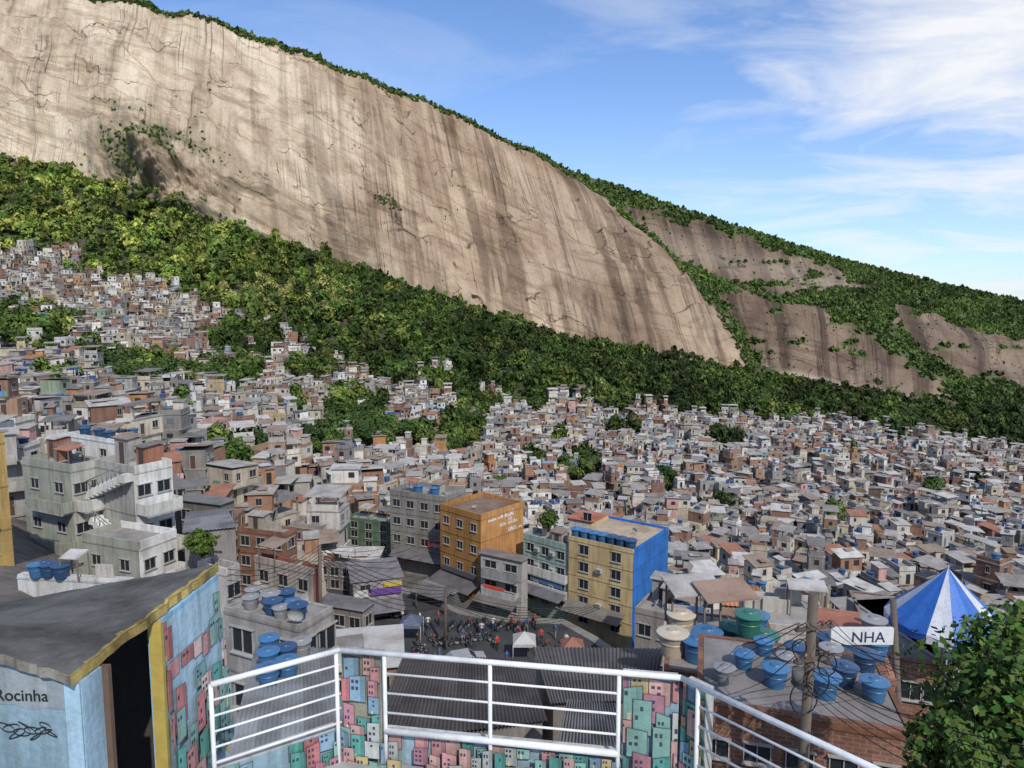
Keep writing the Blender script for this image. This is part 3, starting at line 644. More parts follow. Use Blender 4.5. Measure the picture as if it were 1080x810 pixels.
def awning(b,side,t0,t1,z,out,col):
    p,dr,ln=(b['L'],-b['l'],b['ll']) if side==0 else (b['C'],b['n'],b['rl'])
    nn=Vector((dr.y,-dr.x,0)); a=p+dr*ln*t0+nn*.01; c=p+dr*ln*t1+nn*.01; mb=MB(); dn=Vector((0,0,-.7)); o=Vector((0,0,z))
    Q=[a+nn*out,c+nn*out,c,a]; zz=[z-.7,z-.7,z,z]; mb.hexa([(q.x,q.y,h-.05) for q,h in zip(Q,zz)]+[(q.x,q.y,h) for q,h in zip(Q,zz)],col); mb.build('awning',[M_roof],b['org'],b['e'])
YEL=(.58,.44,.22); BLU=(.02,.15,.48)
yb=bldg('apartment_building','yellow plastered apartment block with bright blue side wall',(668,580,70),(600,565),705,-35.2,YEL,BLU,5,2,0,(.6,1.1),roofcol=(.46,.36,.25),maxr=14,parapet=.35)
for f in (1,3): acunit(yb,0,.5,yb['zb']+f*yb['fh']+.9)
for a in (.08,.22,.36,.5,.64,.78,.92): tank(*roofpt(yb,a,.07,.12),1.15,'dark blue' if a<.5 else 'blue','on the yellow block')
hut=bldg('rooftop_hut','small white rooftop hut with red tiled lean-to roof',(640,553,81),(600,546),652,-24.6,(.6,.58,.54),(.5,.35,.22),1,1,0,parapet=.02,roofcol=(.42,.15,.08),bands=False,excl=False)
gg=bldg('apartment_building','narrow teal-green and white apartment block with window air conditioners',(600,575,75),(552,562),614,-34.6,(.30,.42,.37),(.25,.24,.22),4,3,0,(.55,1.0),roofcol=(.38,.34,.31))
for f in range(4):
    for t_ in (.33,.66): acunit(gg,0,t_,gg['zb']+f*gg['fh']+.8)
balcony(gg,0,.02,.98,gg['zb']+2*gg['fh'],.5,(.6,.6,.57)); balcony(gg,0,.02,.98,gg['zb']+1*gg['fh'],.5,(.6,.6,.57))
clutter(gg,2,4)
ob=bldg('apartment_building','orange apartment block with white script on side wall',(507,543,77),(464,531),552,-34.4,(.38,.19,.05),(.50,.25,.085),4,3,0,(.5,.95),roofcol=(.22,.15,.1),wLmask=[(0,0),(0,1),(0,2)],maxr=12)  # right side wall coloured a brighter orange to look sunlit
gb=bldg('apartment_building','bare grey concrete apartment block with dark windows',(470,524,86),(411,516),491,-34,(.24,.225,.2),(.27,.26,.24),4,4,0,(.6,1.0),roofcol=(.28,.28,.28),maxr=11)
clutter(gb,2,9)
sw=bldg('building','small off-white building with rusty metal roof',(550,592,73),(507,583),556,-34.4,(.42,.41,.39),None,3,2,0,(.8,.9),parapet=.02,roofcol=(.2,.17,.15))
balcony(sw,0,.1,.9,-34.4+sw['fh'],.8,(.4,.4,.4)); balcony(sw,0,.1,.9,-34.4+2*sw['fh'],.8,(.3,.3,.3))
gn=bldg('building','dark green building with flat roof',(412,551,96),(366,545),425,-36,(.10,.17,.10),(.12,.12,.1),4,3,0,(.6,1.0),parapet=.4); clutter(gn,2,12)
dk=bldg('building','dark grey house with flat concrete roof',(366,560,100),(335,556),372,-36,(.14,.13,.12),None,4,2,0,parapet=.4)
sh=bldg('shop_building','low shop building with colourful shopfront and tin roof',(424,608,74),(372,614),438,-34,(.3,.28,.3),(.2,.2,.2),2,2,0,parapet=.02,roofcol=(.22,.2,.2),cat='shop',maxr=6)
s2=bldg('shop_building','low dark shop building with flat roof',(372,596,80),(334,592),380,-34,(.2,.17,.17),None,2,3,0,parapet=.3,cat='shop',maxr=6); clutter(s2,2,13)
s3=bldg('building','dark two storey house with tin roof by the street',(382,644,62),(334,636),394,-34,(.2,.17,.15),(.3,.28,.26),2,3,1,parapet=.02,roofcol=(.2,.19,.19),maxr=5)
tn=bldg('building','low tin-roofed stall building beside the street',(478,626,76),(442,616),492,-34,(.16,.16,.17),None,1,0,0,parapet=.02,roofcol=(.22,.21,.21),maxr=4)
rd=bldg('building','low building with flat roof and small windows',(735,655,56),(670,640),760,-37,(.34,.31,.28),(.25,.22,.2),3,3,1,parapet=.4,maxr=5); clutter(rd,3,14)
awning(ob,0,.0,1.0,-31.6,2.2,(.12,.11,.11)); awning(sw,0,.0,1.0,-31.6,2.0,(.17,.15,.14)); awning(gg,0,.0,1.0,-31.8,1.9,(.13,.13,.15)); awning(yb,0,.0,.9,-32.3,1.8,(.18,.16,.14)); awning(sh,0,.0,1.0,-31.8,2.2,(.16,.15,.16)); awning(gb,0,.1,1.0,-31.4,1.8,(.14,.13,.13)); awning(tn,0,.0,1.0,-31.9,1.8,(.15,.14,.14))
# left cluster
ly=bldg('building','ochre building with dark balconies',(-4,458,46),(-70,450),4,-24,(.5,.36,.13),(.45,.3,.1),5,3,0,(.6,1.1),maxr=2)
for f in (1,2,3,4): balcony(ly,0,.55,.96,-24+f*ly['fh'],.6,(.45,.32,.1))
OLV=(.34,.35,.29); WH=(.74,.73,.70)
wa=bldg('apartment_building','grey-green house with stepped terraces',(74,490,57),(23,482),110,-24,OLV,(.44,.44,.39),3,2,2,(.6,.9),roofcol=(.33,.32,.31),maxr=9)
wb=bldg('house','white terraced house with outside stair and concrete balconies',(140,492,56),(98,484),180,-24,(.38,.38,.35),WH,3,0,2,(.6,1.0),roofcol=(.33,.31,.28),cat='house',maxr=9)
wc_=bldg('house','white house with grey balcony parapet',(146,572,50),(86,562),186,-24,OLV,WH,2,2,2,(.5,.9),roofcol=(.3,.28,.26),cat='house',maxr=7)
wd=bldg('rooftop_hut','upper white storey with flat roof',(122,464,62),(70,456),146,-14.4,WH,(.66,.65,.62),1,2,1,(.5,.7),excl=False,parapet=.3,maxr=6)
clutter(wa,3,21); clutter(wb,2,22,1.1)
for f in (1,2): balcony(wb,1,.05,.95,-24+f*wb['fh'],1.5,(.62,.62,.58)); balcony(wa,0,.3,1.0,-24+f*wa['fh'],1.0,OLV)
balcony(wa,1,.1,.9,-24+2*wa['fh'],1.2,(.6,.6,.56))
balcony(wc_,0,.0,1.0,-24+wc_['fh'],1.2,(.32,.34,.28)); balcony(wc_,1,.0,1.0,-24+wc_['fh'],1.2,(.68,.68,.64))
def stair(b,side,t0,t1,z0,z1,wd_=1.0,n=12,col=(.74,.73,.69),off=0):
    p,dr,ln=(b['L'],-b['l'],b['ll']) if side==0 else (b['C'],b['n'],b['rl'])
    nn=Vector((dr.y,-dr.x,0)); mb=MB(); A=p+dr*ln*t0+nn*(.01+off); Bq=p+dr*ln*t1+nn*(.01+off)
    for i in range(n):
        a=A.lerp(Bq,i/n); c=A.lerp(Bq,(i+1)/n); zs=z0+(z1-z0)*(i+1)/n; Q=[a+nn*wd_,c+nn*wd_,c,a]; 
        if (c-a).dot(dr)<0: Q=[c+nn*wd_,a+nn*wd_,a,c]
        mb.hexa([(q.x,q.y,zs-.65) for q in Q]+[(q.x,q.y,zs) for q in Q],col)
        m_=(a+c)/2+nn*wd_; mb.cyl((m_.x,m_.y,zs),(m_.x,m_.y,zs+.9),.03,.03,5,(.25,.25,.25))
    a=A+nn*wd_; c=Bq+nn*wd_; mb.cyl((a.x,a.y,z0+1.1),(c.x,c.y,z1+.9),.045,.045,6,(.25,.25,.25)); mb.build('outside_stair',[M_paint],b['org'],b['e'])
stair(wb,0,1.05,-.35,-24+1.2*wb['fh'],-24+2.1*wb['fh'],1.0,12,off=.1); stair(wb,0,-.35,1.0,-24+2.1*wb['fh'],-24+3*wb['fh'],.9,12)
bld_l=bldg('building','low white-walled building with dark opening and flat roof',(136,612,40),(18,606),140,-22,(.56,.56,.54),None,1,2,0,(1.0,1.2),parapet=.15,roofcol=(.28,.26,.24),maxr=5); clutter(bld_l,3,23,.8)
dg=bldg('house','dark concrete house under a corrugated roof',(232,532,64),(184,526),246,-28,(.16,.15,.14),None,3,2,1,cat='house',parapet=.02,roofcol=(.18,.18,.18),maxr=6)
wh=bldg('house','narrow whitewashed house with broken plaster',(238,600,50),(208,592),252,-29,(.6,.57,.55),(.42,.4,.38),3,1,1,cat='house',parapet=.5,maxr=6)
hk=bldg('house','red and white house with small terrace',(330,600,60),(268,586),338,-32,(.45,.4,.38),(.3,.1,.07),3,3,0,cat='house',parapet=.5,maxr=5); clutter(hk,2,24)
balcony(hk,0,.1,.9,-32+hk['fh'],.9,(.45,.2,.16)); balcony(hk,0,.1,.9,-32+2*hk['fh'],.9,(.55,.53,.5))
hk2=bldg('house','bare brick house with flat roof',(300,562,72),(250,556),312,-31,(.3,.14,.08),None,3,3,1,cat='house',parapet=.4,brick=True,maxr=6); clutter(hk2,2,25)
nl=bldg('house','low concrete house with water tanks on roof',(316,660,26),(236,640),350,-20,(.33,.31,.29),(.38,.36,.34),3,2,2,cat='house',parapet=.15,roofcol=(.3,.28,.27),maxr=4.5)
for (a,c_) in ((.15,.3),(.3,.5),(.45,.25),(.6,.5),(.75,.25),(.9,.6),(.5,.75),(.3,.15)): tank(*roofpt(nl,a,c_),random.uniform(.5,.68),random.choice(['blue','grey','dark blue','blue']),'on a concrete roof')
def sheetroof(name,label,pts,zb,n,col,wall=(.25,.23,.21)):
    A,Bp,Cp,Dp=[W(*p) for p in pts]
    org=((A.x+Cp.x)/2,(A.y+Cp.y)/2,zb); e=empty(name,org); T(e,label,'building')
    CENT.append((org[0],org[1],max((A-Bp).length,(A-Dp).length)*.5+1))
    cen=(A+Bp+Cp+Dp)/4; Q=[p.lerp(cen,.06) for p in (A,Bp,Cp,Dp)]
    mb=MB(); mb.hexa([(p.x,p.y,zb-3) for p in Q]+[(p.x,p.y,p.z-.12) for p in Q],wall,0); mb.build('wall',[M_paint],org,e)
    mr=MB(); corrsheet(mr,A,Bp,Cp,Dp,n,.03,col); mr.build('roof',[M_roof],org,e); return (A,Bp,Cp,Dp)
sheetroof('workshop','long low building with dark corrugated roof',[(385,785,16.5),(578,760,19),(556,694,27),(425,692,26)],-20,44,(.105,.088,.08))
sheetroof('workshop','low building with grey-brown sheet roof',[(580,742,22),(690,738,21),(700,684,29),(562,682,30)],-24,34,(.14,.125,.115))
sheetroof('shed','shed under pale ribbed sheet roof',[(232,830,11.0),(376,815,11.5),(350,684,20),(270,678,20.5)],-16,24,(.36,.37,.37))
SR=[W(232,830,11.0),W(376,815,11.5),W(350,684,20),W(270,678,20.5)]
for (a,c_,k_) in ((.22,.74,'blue'),(.42,.80,'dark blue'),(.25,.58,'blue'),(.6,.88,'grey'),(.45,.66,'blue'),(.2,.90,'blue')):
    q=SR[0].lerp(SR[1],a).lerp(SR[3].lerp(SR[2],a),c_); tank(q.x,q.y,q.z+.02,.5,k_,'on a ribbed roof')
sheetroof('house','small house with grey corrugated roof',[(192,562,52),(250,556,53),(240,536,60),(196,540,60)],-27,14,(.2,.2,.21))
sheetroof('house','house with bright orange sheet roof',[(760,638,52),(808,642,52),(800,618,60),(764,614,60)],-38,10,(.5,.2,.08),(.35,.25,.2))
sheetroof('house','house with pale fibre-cement sheet roof',[(585,800,12),(668,815,11.5),(650,742,16),(598,738,17)],-16,20,(.25,.24,.23))
sheetroof('house','house with brown sheet roof near the parapet',[(700,760,19),(745,760,19),(740,712,25),(700,708,25)],-20,12,(.2,.15,.12))
nb=bldg('brick_building','unfinished brick building with tanks on its flat roof',(965,772,16),(735,738),1010,-18,(.3,.12,.06),None,3,5,1,(.35,.55),brick=True,parapet=.12,roofcol=(.24,.22,.21),maxr=4)
nb2=bldg('brick_building','brick building with concrete roof terrace',(828,722,22),(700,706),868,-24,(.3,.12,.06),None,3,4,1,(.45,.7),brick=True,parapet=.12,roofcol=(.30,.27,.25),maxr=5)
nb3=bldg('house','white rendered house with terracotta-edged roof',(752,668,38),(700,662),776,-32,(.5,.47,.42),(.45,.42,.4),3,2,1,(.5,.8),parapet=.4,roofcol=(.3,.2,.15),cat='house',maxr=3.5)
nb4=bldg('house','pale house with small terrace',(880,664,40),(790,656),925,-32,(.52,.49,.45),None,3,3,2,(.5,.9),parapet=.4,roofcol=(.35,.33,.3),cat='house',maxr=5); clutter(nb4,4,33)
nb5=bldg('house','brick house carrying a striped tent on its roof',(1000,700,27),(925,690),1075,-23,(.3,.13,.07),None,3,3,2,(.5,.8),brick=True,parapet=.15,roofcol=(.3,.28,.27),cat='house',maxr=7)
nb7=bldg('house','low house with pale roof beside the tent',(1090,700,27),(1004,706),1150,-23,(.3,.28,.27),None,3,3,2,(.5,.8),parapet=.15,roofcol=(.3,.28,.27),cat='house',maxr=7)
nb6=bldg('house','house with red tile terrace beside the tanks',(945,716,21),(868,704),975,-21,(.4,.2,.13),None,2,3,1,(.5,.7),parapet=.1,roofcol=(.36,.14,.09),cat='house',maxr=5)
for (a,c_,k_,s_) in ((.93,.25,'beige',.95),(.86,.6,'beige',.9),(.72,.2,'blue',.9),(.62,.35,'blue',.9),(.52,.15,'blue',.85),(.32,.2,'green',.9),(.22,.15,'green',.9),(.27,.45,'green',.85),(.38,.5,'green',.85),(.12,.4,'green',.9),(.15,.75,'blue',.85)):
    x,y,z=roofpt(nb2,a,c_); tank(x,y,z,s_,k_,'on a brick building roof')
x,y,z=roofpt(nb2,.27,.3); tank(x,y,z+.98,.85,'green','stacked on other green tanks'); x,y,z=roofpt(nb2,.34,.36); 
for (a,c_,k_,s_) in ((.60,.35,'blue',.62),(.52,.6,'grey',.5),(.36,.3,'blue',.66),(.24,.5,'dark blue',.6),(.46,.75,'dark blue',.55),(.12,.35,'blue',.6),(.75,.55,'blue',.5),(.27,.8,'grey',.55),(.86,.3,'grey',.5),(.1,.75,'dark blue',.6),(.63,.8,'blue',.5)):
    x,y,z=roofpt(nb,a,c_); tank(x,y,z,s_,k_,'on a brick building roof')
for (a,c_,k_) in ((.85,.2,'dark blue'),(.65,.3,'blue'),(.2,.25,'blue'),(.1,.6,'grey')): x,y,z=roofpt(nb6,a,c_); tank(x,y,z,.75,k_,'on a red tile terrace')
for (a,c_,k_) in ((.8,.3,'blue'),(.55,.3,'blue'),(.35,.5,'dark blue'),(.15,.3,'grey')): x,y,z=roofpt(nb3,a,c_); tank(x,y,z,.95,k_,'on a white house')
mbx=MB(); 
for (a,c_,k_) in ((.45,.7,0),(.75,.75,1)):
    x,y,z=roofpt(nb2,a,c_); mb=MB(); mb.obb(x,y,z+1.7,z+1.76,2.2,1.4,.2,((.3,.2,.15),(.42,.4,.38))[k_],0,tilt=.3)
    for sx_ in (-1,1):
        for sy_ in (-1,1): mb.obb(x+sx_*.95,y+sy_*.55,z+.001,z+1.66+sy_*.12,.07,.07,.2,(.2,.17,.14))
    mb.build('tin_canopy',[M_roof],nb2['org'],nb2['e'])
for (a,c_) in ((.2,.2),(.45,.3),(.7,.2),(.85,.5)): tank(*roofpt(wd,a,c_),.9,'dark blue','on the white house')
for (a,c_) in ((.6,.1),(.72,.3),(.82,.1),(.78,.6)): tank(*roofpt(bld_l,a,c_),.9,random.choice(['dark blue','blue']),'on the low building')
for (a,c_) in ((.3,.3),(.6,.3)): tank(*roofpt(gb,a,c_),1.2,'blue','on the grey block')
for (a,c_) in ((.3,.2),(.5,.5)): tank(*roofpt(rd,a,c_),1.2,'dark blue','on a flat roof')
for b_,a,c_ in ((yb,.3,.6),(gb,.1,.2),(gn,.4,.3),(wb,.3,.3),(nl,.05,.1),(wa,.5,.3),(rd,.8,.3),(nb5,.1,.2),(hk,.3,.4),(ob,.5,.3)): dish(*roofpt(b_,a,c_),.9)
def scribble(b,par):
    mb=MB(); o=b['C']; d=b['n']; nn=Vector((d.y,-d.x,0)); rr=random.Random(5)
    for row,(h,x0,x1) in enumerate(((.75,1.2,.8),(1.7,3.2,.86),(2.6,4.6,.92))):
        x=x0; 
        while x<b['rl']*x1:
            nl_=rr.randint(3,6)
            for li in range(nl_):
                tall=rr.random()<.3; A_=.44 if tall else .22; w_=.27; pts=[]
                kind=rr.random()
                for i in range(15):
                    t=i/14; ph=t*2*math.pi
                    if kind<.55: pts.append((x+w_*(t+.30*math.sin(ph)),h-A_*(1-math.cos(ph))*.9))
                    else: pts.append((x+w_*t,h-A_*abs(math.sin(ph))))
                for p,q in zip(pts[:-1],pts[1:]):
                    if q[0]>b['rl']-.3: break
                    P=[o+d*a+nn*.03+Vector((0,0,b['zt']+.15-bb-b['z'])) for a,bb in (p,q)]
                    e1=(P[1]-P[0]); 
                    if e1.length<1e-5: continue
                    e2=e1.normalized().cross(nn)*.045; mb.poly([P[0]-e2,P[1]-e2,P[1]+e2,P[0]+e2],(.78,.77,.73))
                x+=w_
            x+=.35
    mb.build('painted_script',[M_clean],b['org'],par)
scribble(ob,ob['e'])
def sign(name,label,A,Bp,h,col,txt,tm,size,cat='sign',off=.2):
    A=Vector(A);Bp=Vector(Bp); Bp.z=A.z; d=(Bp-A).normalized(); n=Vector((d.y,-d.x,0)); mb=MB(); up=Vector((0,0,h))
    Q=[A,Bp,Bp-n*.12,A-n*.12]; mb.hexa([p for p in Q]+[p+up for p in Q],col); e=empty(name,A); T(e,label,cat); mb.build('sign_board',[M_clean],A,e)
    if txt: textmesh(txt,size,A+d*off+n*.012+Vector((0,0,h*.16)),d,(0,0,1),tm,'lettering',e,A)
    return e
nn=-gb['n']
q0=gb['C']+gb['l']*2.6+nn*.3; q1=gb['C']-gb['l']*.2+nn*.3
sign('shop_sign','red shop sign board with white lettering on wall',(q0.x,q0.y,-30.6),(q1.x,q1.y,-30.6),.7,(.5,.03,.03),'LOJAS',M_white,.62)
nn=-sh['n']; Lq,Cq=sh['L']+nn*.3,sh['C']+nn*.3
for (t0,t1,z,h,c_,lb) in ((.35,.98,-31.2,.7,(.14,.06,.26),'purple shop fascia sign over shopfront'),(.62,.98,-30.4,.5,(.5,.38,.06),'small yellow shop sign above the fascia'),(.02,.3,-31.3,.8,(.55,.55,.52),'white shop sign board beside the door')):
    a=Lq.lerp(Cq,t0)+nn*.02; c2=Lq.lerp(Cq,t1)+nn*.02; sign('shop_sign',lb,(a.x,a.y,z),(c2.x,c2.y,z),h,c_,None,M_white,.7)
for (bb,t0,t1,z,h,c_,lb) in ((ob,.1,.9,-31.3,.6,(.1,.1,.12),'dark shop awning sign on orange block'),(sw,.1,.6,-31.4,.55,(.55,.1,.06),'red shop sign on the small building'),(gg,.2,.9,-31.6,.6,(.08,.16,.3),'blue shop sign on green block')):
    nn=-bb['n']; a=bb['L'].lerp(bb['C'],t0)+nn*.35; c2=bb['L'].lerp(bb['C'],t1)+nn*.35; sign('shop_sign',lb,(a.x,a.y,z),(c2.x,c2.y,z),h,c_,None,M_white,.7)
# ------------------------------------------------------------ street
mb=MB(); RP=[(-22,88),(-27,84),(-17,73),(-13,66),(-11,56),(-10,44),(-2,44),(-2,56),(4,58),(11,52),(15,57),(8.5,68),(5.5,72.5),(-1,72.8),(-6,75),(-10,79)]
mb.poly([(x,y,-33.92) for x,y in RP],(.05,.05,.05)); o=mb.build('road',[M_asph]); o['kind']='structure'
def strip(pts,w,z,col,name,mat,kind='structure'):
    mb=MB(); prev=None
    for i,p in enumerate(pts):
        a=pts[max(i-1,0)]; b_=pts[min(i+1,len(pts)-1)]; d=Vector((b_[0]-a[0],b_[1]-a[1],0)).normalized(); n=Vector((-d.y,d.x,0)); P=Vector((p[0],p[1],z))
        cur=(P-n*w/2,P+n*w/2)
        if prev:
            mb.poly([prev[0],cur[0],cur[1],prev[1]],col); dn=Vector((0,0,-.15)); mb.poly([prev[0]+dn,cur[0]+dn,cur[0],prev[0]],col); mb.poly([prev[1],cur[1],cur[1]+dn,prev[1]+dn],col)
        prev=cur
    o=mb.build(name,[mat]); o['kind']=kind; return o
strip([(-19,84),(-10,78.4),(-6,74.6),(-1,72.4),(5.5,72),(8.5,68),(14,58)],1.1,-33.79,(.25,.24,.22),'pavement',M_paint)
strip([(-26,83),(-17,73.4),(-13,66),(-11,56)],1.0,-33.79,(.25,.24,.22),'pavement',M_paint)
CENT+= [(-16,78,4.5),(-11,72,6),(-8,66,6),(-6,58,6),(-1,67,6.5),(4,66,6),(-5,70,6),(-6,50,5)]
def motoparts():
    out=[]
    for x in (-.62,.62):
        mb=MB()
        for k in range(14):
            a0=2*math.pi*k/14;a1=2*math.pi*(k+1)/14
            mb.cyl((x+.27*math.cos(a0),0,.3+.27*math.sin(a0)),(x+.27*math.cos(a1),0,.3+.27*math.sin(a1)),.05,.05,6,(.02,.02,.02),0,False)
        for k in range(6):
            a0=math.pi*k/3; mb.cyl((x,0,.3),(x+.25*math.cos(a0),0,.3+.25*math.sin(a0)),.012,.012,4,(.4,.4,.4))
        out.append(('wheel',mb.mesh('wheel',[M_plastic])))
    mb=MB(); mb.cyl((.62,0,.3),(.42,0,.95),.03,.03,6,(.2,.2,.2)); mb.cyl((-.62,0,.3),(-.1,0,.45),.03,.03,6,(.2,.2,.2)); mb.cyl((.42,0,.85),(-.3,0,.7),.04,.04,6,(.1,.1,.1)); mb.cyl((-.2,0,.28),(.2,0,.28),.14,.14,8,(.2,.2,.2)); out.append(('frame',mb.mesh('frame',[M_plastic])))
    mb=MB(); mb.cyl((.38,0,.85),(.0,0,.82),.13,.15,10,(.3,.03,.03)); out.append(('fuel_tank',mb.mesh('fuel_tank',[M_plastic])))
    mb=MB(); mb.cyl((.02,0,.82),(-.62,0,.86),.12,.09,8,(.02,.02,.02)); out.append(('seat',mb.mesh('seat',[M_plastic])))
    mb=MB(); mb.cyl((.42,-.34,1.0),(.42,.34,1.0),.02,.02,6,(.1,.1,.1)); mb.cyl((.5,0,.88),(.56,0,.88),.08,.06,8,(.6,.6,.5)); out.append(('handlebar',mb.mesh('handlebar',[M_plastic])))
    return out
mp=motoparts(); mb=MB(); mb.cyl((.38,0,.85),(.0,0,.82),.13,.15,10,(.04,.04,.05)); mp2=[(n_,m_) if n_!='fuel_tank' else (n_,mb.mesh('fuel_tank',[M_plastic])) for n_,m_ in mp]
mi_=0
def moto(x,y,r):
    global mi_; mi_+=1; k=mi_%3
    e=empty('motorcycle',(x,y,-33.91)); e.rotation_euler=(0,0,r); T(e,'parked red and black motorcycle beside the street' if k==0 else 'parked black motorcycle in a tight street row','motorcycle','motorcycles parked along the street')
    for nm,me in (mp if k==0 else mp2): o=bpy.data.objects.new(nm,me); sc.collection.objects.link(o); o.parent=e
rm_=random.Random(77)
for i in range(11): moto(-6.5+i*.9+rm_.uniform(-.15,.15),70.6+rm_.uniform(-.5,.3),1.4+rm_.uniform(-.45,.45))
for i in range(6): moto(-8.0+i*1.1+rm_.uniform(-.3,.3),66.6+rm_.uniform(-.8,.8),rm_.uniform(0,3.1))
for i in range(9): moto(-10.8+.2*i,58+i*.9,.2+rm_.uniform(-.4,.4))
for i in range(8): moto(1+i*.8,66.8-i*.5+rm_.uniform(-.3,.3),.9+rm_.uniform(-.5,.5))
def carparts(col):
    out=[]; mb=MB(); w=1.7
    prof=[(-2.1,.35),(-2.15,.85),(-1.75,.98),(-1.3,1.42),(.4,1.45),(1.05,.98),(2.0,.85),(2.12,.35)]
    n=len(prof)
    for s_ in (-1,1):
        pts=[(x,s_*w/2*(.86 if z>1.2 else 1),z) for x,z in prof]; mb.poly(pts if s_<0 else pts[::-1],col,0)
    for i in range(n):
        (x0,z0),(x1,z1)=prof[i],prof[(i+1)%n]; f0=.86 if z0>1.2 else 1; f1=.86 if z1>1.2 else 1
        mb.poly([(x0,-w/2*f0,z0),(x0,w/2*f0,z0),(x1,w/2*f1,z1),(x1,-w/2*f1,z1)],col,0)
    out.append(('body',mb.mesh('body',[M_clean]),(0,0,0)))
    mw=MB(); q=[(-1.0,-w/2*.93-.03,1.02),(.85,-w/2*.93-.03,1.02),(.4,-w/2*.86-.012,1.38),(-1.15,-w/2*.86-.012,1.38)]
    mw.poly(q,DARK,1); mw.poly([(a,-b_,c) for a,b_,c in q][::-1],DARK,1); mw.poly([(1.03,-.65,1.02),(1.03,.65,1.02),(.46,.6,1.42),(.46,-.6,1.42)],DARK,1)
    out.append(('window',mw.mesh('window',[M_clean,M_glass]),(0,0,0)))
    wh_=MB(); wh_.cyl((0,-.1,0),(0,.1,0),.32,.32,16,(.02,.02,.02)); wh_.cyl((0,-.11,0),(0,.11,0),.18,.18,12,(.35,.35,.35)); wm=wh_.mesh('wheel',[M_plastic])
    for x in (-1.3,1.3):
        for y in (-.78,.78): out.append(('wheel',wm,(x,y,.32)))
    return out
def car(P,x,y,r,label):
    e=empty('parked_car',(x,y,-33.91)); e.rotation_euler=(0,0,r); T(e,label,'car')
    for nm,me,loc in P: o=bpy.data.objects.new(nm,me); sc.collection.objects.link(o); o.parent=e; o.location=loc
car(carparts((.35,.35,.36)),-4.5,62.5,.3,'silver car standing on the narrow street'); car(carparts((.04,.04,.045)),-13.5,74.5,2.2,'dark car stopped beside the shopfronts')
def personmesh(shirt,trous,walk):
    me=bpy.data.meshes.new('person'); s=.12*walk
    V=[(0,0,.95),(0,0,1.2),(0,0,1.42),(0,0,1.52),(0,.01,1.66),(.1,0,.9),(.11,s,.5),(.11,s-.05*walk,.06),(-.1,0,.9),(-.11,-s,.5),(-.11,-s-.1*walk,.06),(.2,0,1.4),(.25,.03,1.12),(.24,.12,.88),(-.2,0,1.4),(-.25,.03,1.12),(-.24,.1,.88),(.11,s+.12,.04),(-.11,-s+.06,.04)]
    E=[(0,1),(1,2),(2,3),(3,4),(0,5),(5,6),(6,7),(0,8),(8,9),(9,10),(2,11),(11,12),(12,13),(2,14),(14,15),(15,16),(7,17),(10,18)]
    R=[.14,.13,.13,.055,.105,.09,.06,.045,.09,.06,.045,.06,.045,.035,.06,.045,.035,.04,.04]
    me.from_pydata(V,E,[]); o=bpy.data.objects.new('person',me); sc.collection.objects.link(o); md=o.modifiers.new('s','SKIN')
    for i,r in enumerate(R): me.skin_vertices[0].data[i].radius=(r,r*.85)
    me.skin_vertices[0].data[0].use_root=True; o.modifiers.new('ss','SUBSURF').levels=1
    m2=bpy.data.meshes.new_from_object(o.evaluated_get(bpy.context.evaluated_depsgraph_get())); bpy.data.objects.remove(o)
    at=m2.color_attributes.new('Col','FLOAT_COLOR','CORNER'); 
    for p in m2.polygons:
        z=p.center.z; x=abs(p.center.x); c=trous if z<.95 else shirt
        if z>1.5: c=(.25,.14,.09)
        if z>1.69 or (z>1.6 and p.center.y<-.03): c=(.02,.015,.01)
        if x>.2 and z<1.2: c=(.25,.14,.09)
        if z<.09: c=(.03,.03,.03)
        for l in p.loop_indices: at.data[l].color=(*c,1)
    m2.materials.clear(); m2.materials.append(M_plastic); m2.polygons.foreach_set('use_smooth',[True]*len(m2.polygons)); return m2
PM=[(personmesh((.6,.6,.58),(.05,.07,.15),1),'white shirt and dark blue trousers'),(personmesh((.5,.05,.04),(.03,.03,.03),.3),'red shirt and black trousers'),(personmesh((.05,.12,.3),(.3,.27,.22),-.8),'blue shirt and beige trousers'),(personmesh((.03,.03,.03),(.1,.1,.12),.5),'black shirt and grey trousers')]
for i,(x,y) in enumerate([(-9,70),(-8,71.2),(-5,67),(-4.2,66.4),(-2,69.8),(0,70),(1.5,69.5),(-9.6,66),(-12,72),(-13,73),(-7,63),(-7.4,62.2),(-2,61),(3,67),(-6.8,60),(-3,70),(-10,71),(-1.5,65.5),(4.5,68),(-6.6,66),(5.5,66),(2.5,70.5),(-7.5,73.4),(-11,75.5),(-3.2,68.6),(.8,67.6),(-.5,62.4),(-8.8,68.2)]):
    me,lb=PM[i%4]; o=bpy.data.objects.new('person',me); sc.collection.objects.link(o); o.location=(x,y,-33.91); o.rotation_euler=(0,0,i*1.7); T(o,'person in %s on the street'%lb,'person')
